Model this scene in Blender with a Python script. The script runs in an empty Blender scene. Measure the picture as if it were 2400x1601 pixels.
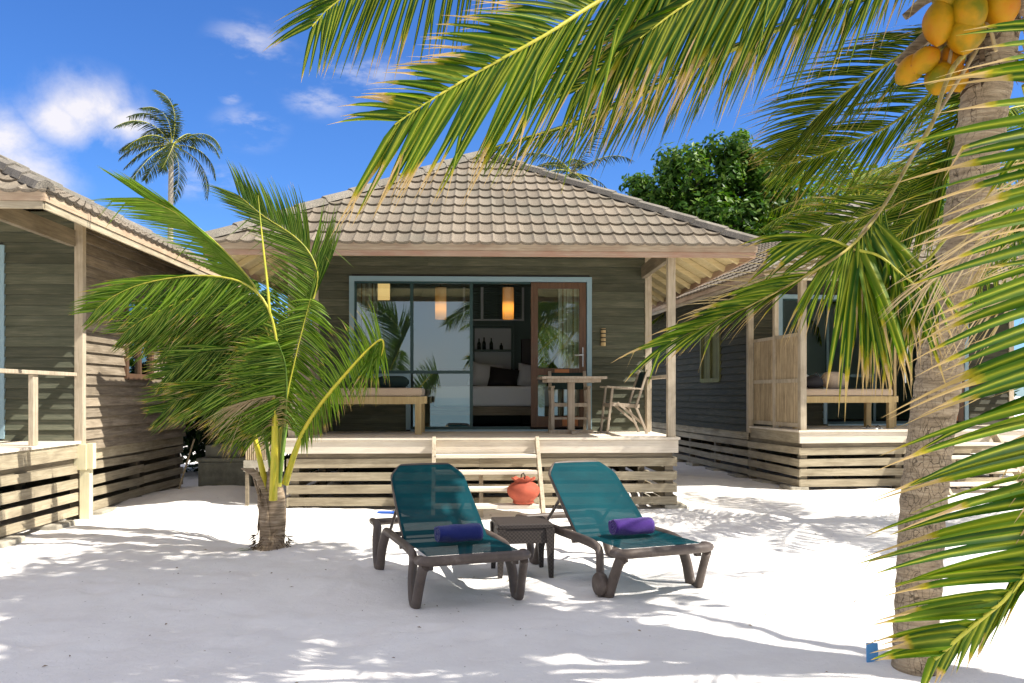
import bpy, bmesh, math, random
from mathutils import Vector, Matrix, noise
random.seed(7)
R = math.radians
sc = bpy.context.scene
# ------------------------------------------------------------------ camera
F = 1950.0; HC = 1.42; HY = 925.0           # focal length in photo pixels, eye height, horizon row
cam_d = bpy.data.cameras.new('camera'); cam = bpy.data.objects.new('camera', cam_d)
sc.collection.objects.link(cam); sc.camera = cam
cam.location = (0, 0, HC); cam.rotation_euler = (R(90), 0, 0)
cam_d.lens = F/2400*36; cam_d.sensor_width = 36; cam_d.shift_y = (HY-800.5)/2400
cam_d.clip_start = 0.05; cam_d.clip_end = 3000
# ------------------------------------------------------------------ light and sky
SUN = Vector((1.0, -0.26, 1.19)).normalized()
EL = math.asin(SUN.z); AZ = math.atan2(SUN.x, SUN.y)
w = bpy.data.worlds.new('World'); sc.world = w; w.use_nodes = True
nt = w.node_tree; nt.nodes.clear()
def nn(nt, t, **k):
    n = nt.nodes.new(t)
    for a, b in k.items(): setattr(n, a, b)
    return n
out = nn(nt, 'ShaderNodeOutputWorld'); bg = nn(nt, 'ShaderNodeBackground'); bg.inputs['Strength'].default_value = 0.075
sky = nn(nt, 'ShaderNodeTexSky', sky_type='NISHITA', sun_disc=False, sun_elevation=EL, sun_rotation=AZ)
sky.air_density = 1.0; sky.dust_density = 0.25; sky.ozone_density = 3.0; sky.altitude = 0
tc = nn(nt, 'ShaderNodeTexCoord')
def cloudmask(cx, cy, rx, rz, soft=0.6):
    """soft elliptical region of the sky round the direction of (cx, cy)"""
    d = Vector(((cx-1200)/F, 1, (HY-cy)/F)).normalized()
    sub = nn(nt, 'ShaderNodeVectorMath', operation='SUBTRACT'); sub.inputs[1].default_value = d
    nt.links.new(tc.outputs['Generated'], sub.inputs[0])
    mul = nn(nt, 'ShaderNodeVectorMath', operation='MULTIPLY'); mul.inputs[1].default_value = (1/rx, 1/rx, 1/rz)
    nt.links.new(sub.outputs[0], mul.inputs[0])
    ln = nn(nt, 'ShaderNodeVectorMath', operation='LENGTH'); nt.links.new(mul.outputs[0], ln.inputs[0])
    mr = nn(nt, 'ShaderNodeMapRange', interpolation_type='SMOOTHSTEP'); nt.links.new(ln.outputs['Value'], mr.inputs[0])
    mr.inputs[1].default_value = 1.0; mr.inputs[2].default_value = 1.0-soft; mr.inputs[3].default_value = 0; mr.inputs[4].default_value = 1
    return mr.outputs[0]
def mth(nt, op, a, b=None, clamp=False):
    m = nn(nt, 'ShaderNodeMath', operation=op); m.use_clamp = clamp
    for i, v in enumerate((a, b)):
        if v is None: continue
        if isinstance(v, (int, float)): m.inputs[i].default_value = v
        else: nt.links.new(v, m.inputs[i])
    return m.outputs[0]
n1 = nn(nt, 'ShaderNodeTexNoise'); n1.inputs['Scale'].default_value = 11; n1.inputs['Detail'].default_value = 10; n1.inputs['Roughness'].default_value = 0.62; n1.inputs['Distortion'].default_value = .25
nt.links.new(tc.outputs['Generated'], n1.inputs['Vector'])
mw = nn(nt, 'ShaderNodeMapping'); mw.inputs['Scale'].default_value = (1, 1, 2.4); mw.inputs['Rotation'].default_value = (0, .5, 0); nt.links.new(tc.outputs['Generated'], mw.inputs[0])
n2 = nn(nt, 'ShaderNodeTexNoise'); n2.inputs['Scale'].default_value = 14; n2.inputs['Detail'].default_value = 8; n2.inputs['Roughness'].default_value = 0.6; nt.links.new(mw.outputs[0], n2.inputs['Vector'])
big = None
for a in ((205, 262, .075, .055), (140, 285, .06, .04), (285, 285, .05, .03), (5, 330, .06, .05), (45, 400, .075, .065), (-80, 400, .12, .1),
          (-700, 300, .2, .1), (4200, 500, .3, .12)):
    m = cloudmask(*a, .95); big = m if big is None else mth(nt, 'MAXIMUM', big, m)
wis = None
def ramp0(f):
    m = nn(nt, 'ShaderNodeMapRange', interpolation_type='SMOOTHSTEP'); nt.links.new(f, m.inputs[0]); m.inputs[1].default_value = .42; m.inputs[2].default_value = .68; return m.outputs[0]
for a in ((590, 112, 0.060, 0.040), (830, 175, 0.085, 0.040), (755, 235, 0.060, 0.026), (585, 300, 0.051, 0.031), (500, 430, .06, .03), (540, 230, .015, .01)):
    m = cloudmask(*a, 1.0); wis = m if wis is None else mth(nt, 'MAXIMUM', wis, m)
dens = mth(nt, 'MULTIPLY_ADD', n1.outputs['Fac'], 3.6); dens.node.inputs[2].default_value = -1.72
dens = mth(nt, 'ADD', dens, big)
dens = mth(nt, 'MULTIPLY', mth(nt, 'MULTIPLY', mth(nt, 'MULTIPLY', dens, mth(nt, 'POWER', big, .7)), 1.0, True), .9)
wd = mth(nt, 'MULTIPLY', mth(nt, 'MULTIPLY', ramp0(n2.outputs['Fac']), wis), .55)
dens = mth(nt, 'MAXIMUM', dens, wd)
# overhead cloud bank added to lift the shade; low bank behind mirrored in panes
vd = nn(nt, 'ShaderNodeVectorMath', operation='DOT_PRODUCT'); vd.inputs[1].default_value = (0, -.40, .917); nt.links.new(tc.outputs['Generated'], vd.inputs[0])
bank = nn(nt, 'ShaderNodeMapRange', interpolation_type='SMOOTHSTEP'); nt.links.new(vd.outputs['Value'], bank.inputs[0])
bank.inputs[1].default_value = .12; bank.inputs[2].default_value = .45; bank.inputs[3].default_value = 0; bank.inputs[4].default_value = .80
vd2 = nn(nt, 'ShaderNodeVectorMath', operation='DOT_PRODUCT'); vd2.inputs[1].default_value = (0, -.985, .17); nt.links.new(tc.outputs['Generated'], vd2.inputs[0])
bk2 = nn(nt, 'ShaderNodeMapRange', interpolation_type='SMOOTHSTEP'); nt.links.new(vd2.outputs['Value'], bk2.inputs[0])
bk2.inputs[1].default_value = .86; bk2.inputs[2].default_value = .99; bk2.inputs[3].default_value = 0; bk2.inputs[4].default_value = .6
dens = mth(nt, 'MAXIMUM', dens, bk2.outputs[0])
dens = mth(nt, 'MAXIMUM', dens, mth(nt, 'MULTIPLY', bank.outputs[0], mth(nt, 'MULTIPLY_ADD', n1.outputs['Fac'], .9), True))
mixc = nn(nt, 'ShaderNodeMix', data_type='RGBA'); mixc.inputs[7].default_value = (7.2, 6.9, 7.05, 1)
hs = nn(nt, 'ShaderNodeHueSaturation'); hs.inputs['Saturation'].default_value = 1.12; hs.inputs['Value'].default_value = 1.0
nt.links.new(sky.outputs[0], hs.inputs['Color'])
tint = nn(nt, 'ShaderNodeMix', data_type='RGBA', blend_type='MULTIPLY'); tint.inputs[0].default_value = 1; tint.inputs[7].default_value = (.61, .90, 1.36, 1)
nt.links.new(hs.outputs[0], tint.inputs[6])
nt.links.new(dens, mixc.inputs[0]); nt.links.new(tint.outputs[2], mixc.inputs[6])
nt.links.new(mixc.outputs[2], bg.inputs['Color']); nt.links.new(bg.outputs[0], out.inputs[0])
sd = bpy.data.lights.new('sun', 'SUN'); sd.energy = 5.0; sd.angle = R(0.5); sd.color = (1, .95, .86)
so = bpy.data.objects.new('sun', sd); sc.collection.objects.link(so)
so.rotation_euler = (-SUN).to_track_quat('-Z', 'Y').to_euler(); so.location = SUN*30
sc.view_settings.view_transform = 'Standard'; sc.view_settings.look = 'None'
sc.view_settings.gamma = 1; sc.view_settings.exposure = 0.92
sc.cycles.max_bounces = 10; sc.cycles.transparent_max_bounces = 24; sc.cycles.sample_clamp_indirect = 4

# ------------------------------------------------------------------ helpers
C = sc.collection
def at(x, y, Y): return Vector(((x-1200)/F*Y, Y, HC-(y-HY)/F*Y))
class MB:
    def __init__(s): s.v = []; s.f = []; s.sm = []; s.col = None
    def add(s, vs, fs, smooth=False):
        b = len(s.v); s.v += [Vector(p) for p in vs]; s.f += [tuple(i+b for i in f) for f in fs]; s.sm += [smooth]*len(fs)
        return b
    def box(s, x0, x1, y0, y1, z0, z1):
        s.add([(x0,y0,z0),(x1,y0,z0),(x1,y1,z0),(x0,y1,z0),(x0,y0,z1),(x1,y0,z1),(x1,y1,z1),(x0,y1,z1)],
              [(0,3,2,1),(4,5,6,7),(0,1,5,4),(1,2,6,5),(2,3,7,6),(3,0,4,7)])
        return s
    def beam(s, a, b, wd, ht, up=(0,0,1)):
        a = Vector(a); b = Vector(b); d = (b-a).normalized(); up = Vector(up)
        if abs(d.dot(up)) > .98: up = Vector((0,1,0))
        sx = d.cross(up).normalized(); sz = sx.cross(d)
        vs = []
        for p in (a, b):
            for i, j in ((-1,-1),(1,-1),(1,1),(-1,1)): vs.append(p+sx*(i*wd/2)+sz*(j*ht/2))
        s.add(vs, [(0,1,2,3),(7,6,5,4),(0,4,5,1),(1,5,6,2),(2,6,7,3),(3,7,4,0)])
        return s
    def tube(s, pts, rs, n=8, asp=1.0, cap=True, smooth=True, up=(0,0,1), jit=0):
        pts = [Vector(p) for p in pts]; m = len(pts)
        if isinstance(rs, (int, float)): rs = [rs]*m
        nrm = None; vs = []
        for i, p in enumerate(pts):
            t = (pts[min(i+1,m-1)]-pts[max(i-1,0)]).normalized()
            if nrm is None:
                u = Vector(up); 
                if abs(u.dot(t)) > .95: u = Vector((0,1,0))
                nrm = (u-t*u.dot(t)).normalized()
            else: nrm = (nrm-t*nrm.dot(t)).normalized()
            bi = t.cross(nrm)
            for k in range(n):
                a = 2*math.pi*(k+.5)/n; r = rs[i]
                if jit: r *= 1+jit*noise.noise(Vector((p.x*9+math.cos(a)*2, p.y*9+math.sin(a)*2, p.z*14)))
                vs.append(p+nrm*(math.cos(a)*r)+bi*(math.sin(a)*r*asp))
        fs = []
        for i in range(m-1):
            for k in range(n):
                k2 = (k+1)%n; fs.append((i*n+k, i*n+k2, (i+1)*n+k2, (i+1)*n+k))
        s.add(vs, fs, smooth)
        if cap: s.add(vs[:n], [tuple(range(n-1,-1,-1))]); s.add(vs[-n:], [tuple(range(n))])
        return s
    def lathe(s, prof, n=24, c=(0,0,0), smooth=True):
        vs = []; m = len(prof)
        for r, z in prof:
            for k in range(n):
                a = 2*math.pi*k/n; vs.append((c[0]+r*math.cos(a), c[1]+r*math.sin(a), c[2]+z))
        fs = [(i*n+k, i*n+(k+1)%n, (i+1)*n+(k+1)%n, (i+1)*n+k) for i in range(m-1) for k in range(n)]
        s.add(vs, fs, smooth); return s
    def build(s, name, mat, parent=None, bevel=0):
        off = Vector((0,0,0)); me = bpy.data.meshes.new(name)
        me.from_pydata([tuple(v) for v in s.v], [], s.f)
        me.polygons.foreach_set('use_smooth', s.sm)
        if s.col:
            ca = me.color_attributes.new('leaf', 'FLOAT_COLOR', 'POINT')
            flat = [c for t in s.col for c in t]; ca.data.foreach_set('color', flat)
        me.materials.append(mat); me.update()
        o = bpy.data.objects.new(name, me); C.objects.link(o)
        if parent: o.parent = parent
        if bevel:
            md = o.modifiers.new('bevel', 'BEVEL'); md.width = bevel; md.segments = 2; md.limit_method = 'ANGLE'
        return o
    def shift(s, v):
        v = Vector(v); s.v = [p-v for p in s.v]; return s
def thing(name, label, cat, loc=(0,0,0), rz=0, group=None):
    o = bpy.data.objects.new(name, None); C.objects.link(o); o.location = loc; o.rotation_euler = (0,0,rz)
    o.empty_display_size = .2
    o['label'] = label; o['category'] = cat
    if group: o['group'] = group
    return o
def tag(o, label, cat, group=None):
    o['label'] = label; o['category'] = cat
    if group: o['group'] = group
    return o
def dup(root, loc, rz, label, group=None):
    r = root.copy(); C.objects.link(r); r.location = loc; r.rotation_euler = (0,0,rz); r['label'] = label
    if group: r['group'] = group
    for ch in list(root.children):
        c = ch.copy(); C.objects.link(c); c.parent = r
        for g in list(ch.children):
            d = g.copy(); C.objects.link(d); d.parent = c
    return r
def spline(pts, n):
    pts = [Vector(p) for p in pts]; P = [pts[0]*2-pts[1]]+pts+[pts[-1]*2-pts[-2]]; o = []
    ln = [0]
    for i in range(len(pts)-1): ln.append(ln[-1]+(pts[i+1]-pts[i]).length)
    for k in range(n):
        s = ln[-1]*k/(n-1); i = 0
        while i < len(pts)-2 and s > ln[i+1]: i += 1
        t = (s-ln[i])/max(ln[i+1]-ln[i], 1e-6); t = min(max(t,0),1)
        a, b, c, d = P[i:i+4]
        o.append(.5*((2*b)+(c-a)*t+(2*a-5*b+4*c-d)*t*t+(3*b-a-3*c+d)*t*t*t))
    return o
# ------------------------------------------------------------------ materials
def mat(name, col, rough=.6, spec=.4, **k):
    m = bpy.data.materials.new(name); m.use_nodes = True; n = m.node_tree; b = n.nodes['Principled BSDF']
    b.inputs['Base Color'].default_value = (*col, 1); b.inputs['Roughness'].default_value = rough
    b.inputs['Specular IOR Level'].default_value = spec
    for a, v in k.items(): b.inputs[a].default_value = v
    return m
def ramp(n, fac, stops):
    r = nn(n, 'ShaderNodeValToRGB'); e = r.color_ramp.elements
    while len(e) < len(stops): e.new(.5)
    for i, (p, c) in enumerate(stops): e[i].position = p; e[i].color = (*c, 1) if len(c) == 3 else c
    n.links.new(fac, r.inputs[0]); return r.outputs[0]
def tnoise(n, vec, scale, detail=5, rough=.55, mp=None, dist=0):
    if mp:
        q = nn(n, 'ShaderNodeMapping'); q.inputs['Scale'].default_value = mp; n.links.new(vec, q.inputs[0]); vec = q.outputs[0]
    t = nn(n, 'ShaderNodeTexNoise'); t.inputs['Scale'].default_value = scale; t.inputs['Detail'].default_value = detail
    t.inputs['Roughness'].default_value = rough; t.inputs['Distortion'].default_value = dist
    n.links.new(vec, t.inputs['Vector']); return t.outputs['Fac']
def mixn(n, fac, a, b, mode='MIX'):
    m = nn(n, 'ShaderNodeMix', data_type='RGBA', blend_type=mode)
    for i, v in ((0, fac), (6, a), (7, b)):
        if isinstance(v, (int, float)): m.inputs[i].default_value = v
        elif isinstance(v, tuple): m.inputs[i].default_value = (*v, 1)
        else: n.links.new(v, m.inputs[i])
    return m.outputs[2]
def bump(n, h, strength=.3, dist=.01, nrm=None):
    b = nn(n, 'ShaderNodeBump'); b.inputs['Strength'].default_value = strength; b.inputs['Distance'].default_value = dist
    n.links.new(h, b.inputs['Height'])
    if nrm: n.links.new(nrm, b.inputs['Normal'])
    return b.outputs[0]
def wood(name, c1, c2, c3, vertical=False, rough=.75, var=.35, stain=(.10,.075,.05), stainamt=.5, b=.5):
    m = mat(name, c1, rough, .25); n = m.node_tree; p = n.nodes['Principled BSDF']
    t = nn(n, 'ShaderNodeTexCoord').outputs['Object']; g = nn(n, 'ShaderNodeNewGeometry').outputs['Random Per Island']
    off = nn(n, 'ShaderNodeVectorMath', operation='ADD'); n.links.new(t, off.inputs[0])
    cm = nn(n, 'ShaderNodeCombineXYZ'); sc_ = mth(n, 'MULTIPLY', g, 37.0)
    for i in range(3): n.links.new(sc_, cm.inputs[i])
    n.links.new(cm.outputs[0], off.inputs[1]); v = off.outputs[0]
    mp = (22,22,1.2) if vertical else (1.2,1.2,22)
    gr = tnoise(n, v, 2.2, 6, .65, mp, .6)
    st = tnoise(n, v, 2.2, 5, .6, (1.5,1.5,1.5) if vertical else (1,1,3.0))
    fine = tnoise(n, v, 6, 4, .7, (60,60,2) if vertical else (2,2,60))
    col = ramp(n, gr, [(.25, c1), (.52, c2), (.8, c3)])
    col = mixn(n, mth(n, 'MULTIPLY', ramp(n, st, [(.45,(0,0,0)),(.7,(1,1,1))]), stainamt), col, stain)
    col = mixn(n, ramp(n, fine, [(.58,(0,0,0)),(.78,(.3,.3,.3))]), col, tuple(x*.35 for x in c1))
    vv = mth(n, 'MULTIPLY_ADD', g, var); vv.node.inputs[2].default_value = 1-var/2
    hsv = nn(n, 'ShaderNodeHueSaturation'); n.links.new(col, hsv.inputs['Color']); n.links.new(vv, hsv.inputs['Value'])
    n.links.new(hsv.outputs[0], p.inputs['Base Color'])
    n.links.new(bump(n, mth(n, 'ADD', gr, fine), b, .004), p.inputs['Normal'])
    return m
M = {}
M['siding'] = wood('weathered_siding', (.065,.072,.050), (.105,.108,.074), (.19,.18,.128), stain=(.045,.055,.034), stainamt=.45, var=.5)
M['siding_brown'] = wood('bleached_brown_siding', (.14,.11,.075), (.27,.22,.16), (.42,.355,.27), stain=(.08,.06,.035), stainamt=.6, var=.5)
M['siding_baked_shade'] = wood('baked_shade_siding', (.034,.036,.024), (.058,.056,.037), (.11,.098,.065), stain=(.02,.028,.02), stainamt=.4, var=.4)  # darker siding copy, the right bungalow's shade put into the colour
M['slat'] = wood('skirt_wood', (.24,.20,.13), (.40,.34,.235), (.53,.46,.33), stain=(.17,.135,.09), stainamt=.6, var=.35)
M['deck'] = wood('deck_wood', (.62,.54,.43), (.74,.66,.54), (.80,.73,.62), stain=(.50,.40,.30), stainamt=.3, var=.2)
M['post'] = wood('post_wood', (.34,.28,.20), (.50,.42,.31), (.62,.54,.42), vertical=True, stain=(.2,.16,.11), stainamt=.5, var=.2)
M['furn'] = wood('greyed_teak', (.30,.24,.18), (.42,.35,.27), (.52,.45,.36), vertical=True, stain=(.2,.15,.11), stainamt=.3, var=.3)
M['pine'] = wood('pine', (.42,.29,.13), (.55,.41,.20), (.63,.50,.27), vertical=True, stain=(.35,.22,.10), stainamt=.3, var=.2)
M['fascia'] = wood('fascia_wood', (.30,.22,.14), (.44,.34,.23), (.55,.45,.32), stain=(.24,.13,.08), stainamt=.5, var=.25)
M['beam'] = wood('beam_wood', (.14,.12,.08), (.24,.20,.14), (.33,.28,.2), var=.2)
def redboard():
    m = wood('peeling_red_board', (.34,.22,.15), (.42,.29,.20), (.5,.39,.29), stain=(.36,.15,.09), stainamt=.5, var=.15)
    return m
M['red'] = redboard()
M['soffit'] = wood('cream_soffit', (.56,.45,.22), (.66,.54,.30), (.72,.60,.36), stain=(.36,.28,.14), stainamt=.25, var=.12, b=.15)
M['cream'] = wood('cream_post', (.62,.56,.36), (.70,.64,.43), (.74,.69,.5), vertical=True, stain=(.5,.45,.28), stainamt=.3, var=.1, b=.1)
M['blueframe'] = mat('blue_grey_frame', (.25,.37,.43), .5)
M['darkframe'] = mat('dark_teal_frame', (.02,.055,.055), .4)
M['mahog'] = wood('brown_door_wood', (.075,.042,.026), (.12,.066,.040), (.17,.095,.058), vertical=True, rough=.4, var=.1)
M['orangewood'] = mat('orange_wood', (.45,.17,.06), .5)
M['steel'] = mat('brushed_steel', (.55,.55,.55), .3, Metallic=1.0)
def roofmat(name='stone_chip_tile', cs=((.10,.083,.062), (.19,.158,.12), (.27,.228,.178))):
    m = mat(name, (.3,.24,.18), .9, .2); n = m.node_tree; p = n.nodes['Principled BSDF']
    t = nn(n, 'ShaderNodeTexCoord').outputs['Object']
    gr = tnoise(n, t, 90, 3, .7); big = tnoise(n, t, 1.3, 5, .6); mid = tnoise(n, t, 7, 4, .6)
    col = ramp(n, gr, [(.32, cs[0]), (.5, cs[1]), (.68, cs[2])])
    col = mixn(n, ramp(n, big, [(.45,(0,0,0)),(.68,(.55,.55,.55))]), col, (.13,.125,.10))
    col = mixn(n, ramp(n, mid, [(.62,(0,0,0)),(.78,(.4,.4,.4))]), col, (.52,.46,.38))
    sn = nn(n, 'ShaderNodeVectorMath', operation='SNAP'); sn.inputs[1].default_value = (.32, .285, 1.0); n.links.new(t, sn.inputs[0])
    wn = nn(n, 'ShaderNodeTexWhiteNoise'); n.links.new(sn.outputs[0], wn.inputs['Vector'])
    vv = mth(n, 'MULTIPLY_ADD', wn.outputs['Value'], .30); vv.node.inputs[2].default_value = .86
    hv = nn(n, 'ShaderNodeHueSaturation'); n.links.new(col, hv.inputs['Color']); n.links.new(vv, hv.inputs['Value'])
    n.links.new(hv.outputs[0], p.inputs['Base Color']); n.links.new(bump(n, gr, .5, .006), p.inputs['Normal']); return m
M['tile'] = roofmat()
M['cap'] = roofmat('ridge_cap_chip', ((.10,.095,.085), (.20,.18,.15), (.33,.29,.24)))
def glassmat():
    m = bpy.data.materials.new('tinted_glass'); m.use_nodes = True; n = m.node_tree; n.nodes.clear()
    o = nn(n, 'ShaderNodeOutputMaterial'); mx = nn(n, 'ShaderNodeMixShader'); tr = nn(n, 'ShaderNodeBsdfTransparent'); gl = nn(n, 'ShaderNodeBsdfGlossy')
    tr.inputs[0].default_value = (.74,.86,.84,1); gl.inputs['Color'].default_value = (.80,.93,.93,1); gl.inputs['Roughness'].default_value = .008
    fr = nn(n, 'ShaderNodeFresnel'); fr.inputs[0].default_value = 1.6
    fac = mth(n, 'ADD', fr.outputs[0], .17, True)
    n.links.new(fac, mx.inputs[0]); n.links.new(tr.outputs[0], mx.inputs[1]); n.links.new(gl.outputs[0], mx.inputs[2]); n.links.new(mx.outputs[0], o.inputs[0])
    return m
M['glass'] = glassmat()
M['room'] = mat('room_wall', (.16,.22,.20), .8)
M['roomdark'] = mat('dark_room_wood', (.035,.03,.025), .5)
M['linen'] = mat('white_linen', (.62,.64,.66), .9)
M['dark_fabric'] = mat('dark_green_fabric', (.012,.03,.028), .9)
M['brown_fabric'] = mat('brown_cushion_cover', (.06,.04,.03), .9)
def fabric(name, c, sc_=200, bs=.3, d=.002, rough=.9):
    m = mat(name, c, rough, .2); n = m.node_tree; t = nn(n, 'ShaderNodeTexCoord').outputs['Object']
    f = tnoise(n, t, sc_, 3, .7); g = tnoise(n, t, 14, 3, .6)
    col = mixn(n, ramp(n, f, [(.3,(0,0,0)),(.7,(1,1,1))]), tuple(x*.7 for x in c), tuple(min(1,x*1.25) for x in c))
    p = n.nodes['Principled BSDF']; n.links.new(col, p.inputs['Base Color'])
    n.links.new(bump(n, mth(n, 'ADD', f, g), bs, d), p.inputs['Normal']); p.inputs['Sheen Weight'].default_value = .3
    return m
M['tan_fabric'] = fabric('tan_mattress_cover', (.50,.38,.27))
M['towel_blue'] = fabric('navy_towelling', (.012,.022,.16), 260, .8, .006)
M['towel_purple'] = fabric('purple_towelling', (.075,.025,.23), 260, .8, .006)
def stripes():
    m = mat('striped_curtain', (.6,.55,.45), .9); n = m.node_tree; t = nn(n, 'ShaderNodeTexCoord').outputs['Object']
    s = nn(n, 'ShaderNodeSeparateXYZ'); n.links.new(t, s.inputs[0])
    q = mth(n, 'FRACT', mth(n, 'MULTIPLY', s.outputs[0], 6.5))
    r = nn(n, 'ShaderNodeValToRGB'); r.color_ramp.interpolation = 'CONSTANT'; e = r.color_ramp.elements
    for k in range(3): e.new(.5)
    for i, (p, c) in enumerate(((0,(.66,.60,.50)), (.36,(.30,.17,.08)), (.5,(.62,.56,.46)), (.74,(.42,.32,.24)), (.86,(.66,.6,.5)))):
        e[i].position = p; e[i].color = (*c, 1)
    n.links.new(q, r.inputs[0]); n.links.new(r.outputs[0], n.nodes['Principled BSDF'].inputs['Base Color']); return m
M['curtain'] = stripes()
def lampmat():
    m = mat('lit_lamp_shade', (.42,.36,.25), .7); n = m.node_tree; p = n.nodes['Principled BSDF']
    t = nn(n, 'ShaderNodeTexCoord').outputs['Generated']; s = nn(n, 'ShaderNodeSeparateXYZ'); n.links.new(t, s.inputs[0])
    # the bulb sits low inside the shade
    e = ramp(n, s.outputs[2], [(0,(.25,.25,.25)), (.15,(.55,.55,.55)), (.3,(1,1,1)), (.45,(.85,.85,.85)), (.58,(.16,.16,.16)), (1,(.07,.07,.07))])
    p.inputs['Emission Color'].default_value = (1,.36,.035,1); n.links.new(mth(n, 'MULTIPLY', e, .8), p.inputs['Emission Strength'])
    return m
M['lampshade'] = lampmat()
M['lantern'] = mat('cream_lantern', (.6,.5,.3), .7, **{'Emission Color': (1,.6,.22,1), 'Emission Strength': .55})
def sand():
    m = mat('white_coral_sand', (.8,.78,.74), .95, .15); n = m.node_tree; p = n.nodes['Principled BSDF']
    t = nn(n, 'ShaderNodeTexCoord').outputs['Object']
    a = tnoise(n, t, 2.2, 6, .6); b = tnoise(n, t, 14, 5, .65); c = tnoise(n, t, 160, 2, .6)
    col = ramp(n, a, [(.3,(.76,.725,.69)), (.6,(.82,.795,.76))])
    sp = tnoise(n, t, 34, 2, .5); col = mixn(n, ramp(n, sp, [(.735,(0,0,0)),(.76,(.75,.75,.75))]), col, (.22,.18,.13))
    n.links.new(col, p.inputs['Base Color'])
    h = mth(n, 'ADD', mth(n, 'MULTIPLY', b, .7), mth(n, 'MULTIPLY', c, .15))
    n.links.new(bump(n, h, .5, .03), p.inputs['Normal']); return m
M['sand'] = sand()
def leafmat(name, greens, mid=(.36,.38,.04), dry=(.40,.28,.15), yel=(.30,.24,.02), trans=.26, rough=.5, spec=.16, thue=(.22,.36,.03)):
    m = bpy.data.materials.new(name); m.use_nodes = True; n = m.node_tree; p = n.nodes['Principled BSDF']; o = n.nodes['Material Output']
    a = nn(n, 'ShaderNodeAttribute', attribute_name='leaf'); s = nn(n, 'ShaderNodeSeparateColor'); n.links.new(a.outputs['Color'], s.inputs[0])
    t = nn(n, 'ShaderNodeTexCoord').outputs['Object']
    g = tnoise(n, t, 11, 4, .6); fac = mth(n, 'MULTIPLY_ADD', g, .5); fac.node.inputs[2].default_value = -.25
    fac = mth(n, 'ADD', fac, s.outputs[1], True)
    col = ramp(n, fac, [(0, greens[0]), (.5, greens[1]), (1, greens[2])])
    col = mixn(n, mth(n, 'MULTIPLY', mth(n, 'POWER', s.outputs[2], 3.5), .9), col, mid)
    gd = tnoise(n, t, 45, 3, .6); dd = mth(n, 'MULTIPLY_ADD', gd, .5); dd.node.inputs[2].default_value = -.25
    dr = mth(n, 'ADD', s.outputs[0], dd)
    yy = ramp(n, dr, [(.3,(0,0,0)),(.55,(1,1,1))]); dz = ramp(n, dr, [(.55,(0,0,0)),(.75,(1,1,1))])
    col = mixn(n, yy, col, yel); col = mixn(n, dz, col, dry)
    n.links.new(col, p.inputs['Base Color']); p.inputs['Roughness'].default_value = rough; p.inputs['Specular IOR Level'].default_value = spec
    tl = nn(n, 'ShaderNodeBsdfTranslucent'); tcol = mixn(n, 1.0, col, (2.1,2.2,.6), 'MULTIPLY')
    n.links.new(tcol, tl.inputs[0]); mx = nn(n, 'ShaderNodeMixShader'); mx.inputs[0].default_value = trans
    n.links.new(p.outputs[0], mx.inputs[1]); n.links.new(tl.outputs[0], mx.inputs[2]); n.links.new(mx.outputs[0], o.inputs[0])
    return m
M['palm'] = leafmat('palm_leaf', ((.004,.028,.002), (.016,.066,.003), (.085,.150,.004)))
M['palmyoung'] = leafmat('young_palm_leaf', ((.005,.033,.003), (.027,.092,.005), (.12,.23,.010)), mid=(.3,.34,.06))
M['palmfar'] = leafmat('far_palm_leaf', ((.003,.012,.004), (.008,.026,.006), (.025,.045,.008)), mid=(.08,.09,.02), trans=.08, spec=.1)
M['drypalm'] = leafmat('dry_palm_leaf', ((.30,.21,.12), (.42,.31,.19), (.52,.42,.29)), mid=(.5,.4,.26), yel=(.42,.32,.2), trans=.2, rough=.7, spec=.2)
M['shrubleaf'] = leafmat('shrub_leaf', ((.006,.02,.005), (.012,.035,.008), (.03,.06,.012)), trans=.1)
M['broad'] = leafmat('broad_leaf', ((.014,.048,.008), (.048,.115,.014), (.14,.215,.038)), trans=.25, rough=.42)
def stemmat(name, c1, c2, c3, vs=(14,14,2), rough=.45):
    m = mat(name, c1, rough, .4); n = m.node_tree; t = nn(n, 'ShaderNodeTexCoord').outputs['Object']
    f = tnoise(n, t, 2, 5, .6, vs); n.links.new(ramp(n, f, [(.3,c1),(.5,c2),(.7,c3)]), n.nodes['Principled BSDF'].inputs['Base Color'])
    n.links.new(bump(n, f, .25, .006), n.nodes['Principled BSDF'].inputs['Normal']); return m
M['rachis'] = stemmat('palm_rachis', (.26,.30,.03), (.40,.38,.035), (.50,.42,.06))
M['rachisgreen'] = stemmat('green_rachis', (.06,.13,.01), (.10,.18,.015), (.17,.23,.03))
M['oldrachis'] = stemmat('mottled_old_rachis', (.13,.085,.035), (.32,.24,.07), (.42,.36,.06), (9,9,5))
M['petiole'] = stemmat('palm_petiole', (.36,.40,.03), (.58,.50,.03), (.66,.52,.05))
M['dryrachis'] = stemmat('dry_rachis', (.25,.18,.10), (.38,.28,.15), (.48,.36,.16))
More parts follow.
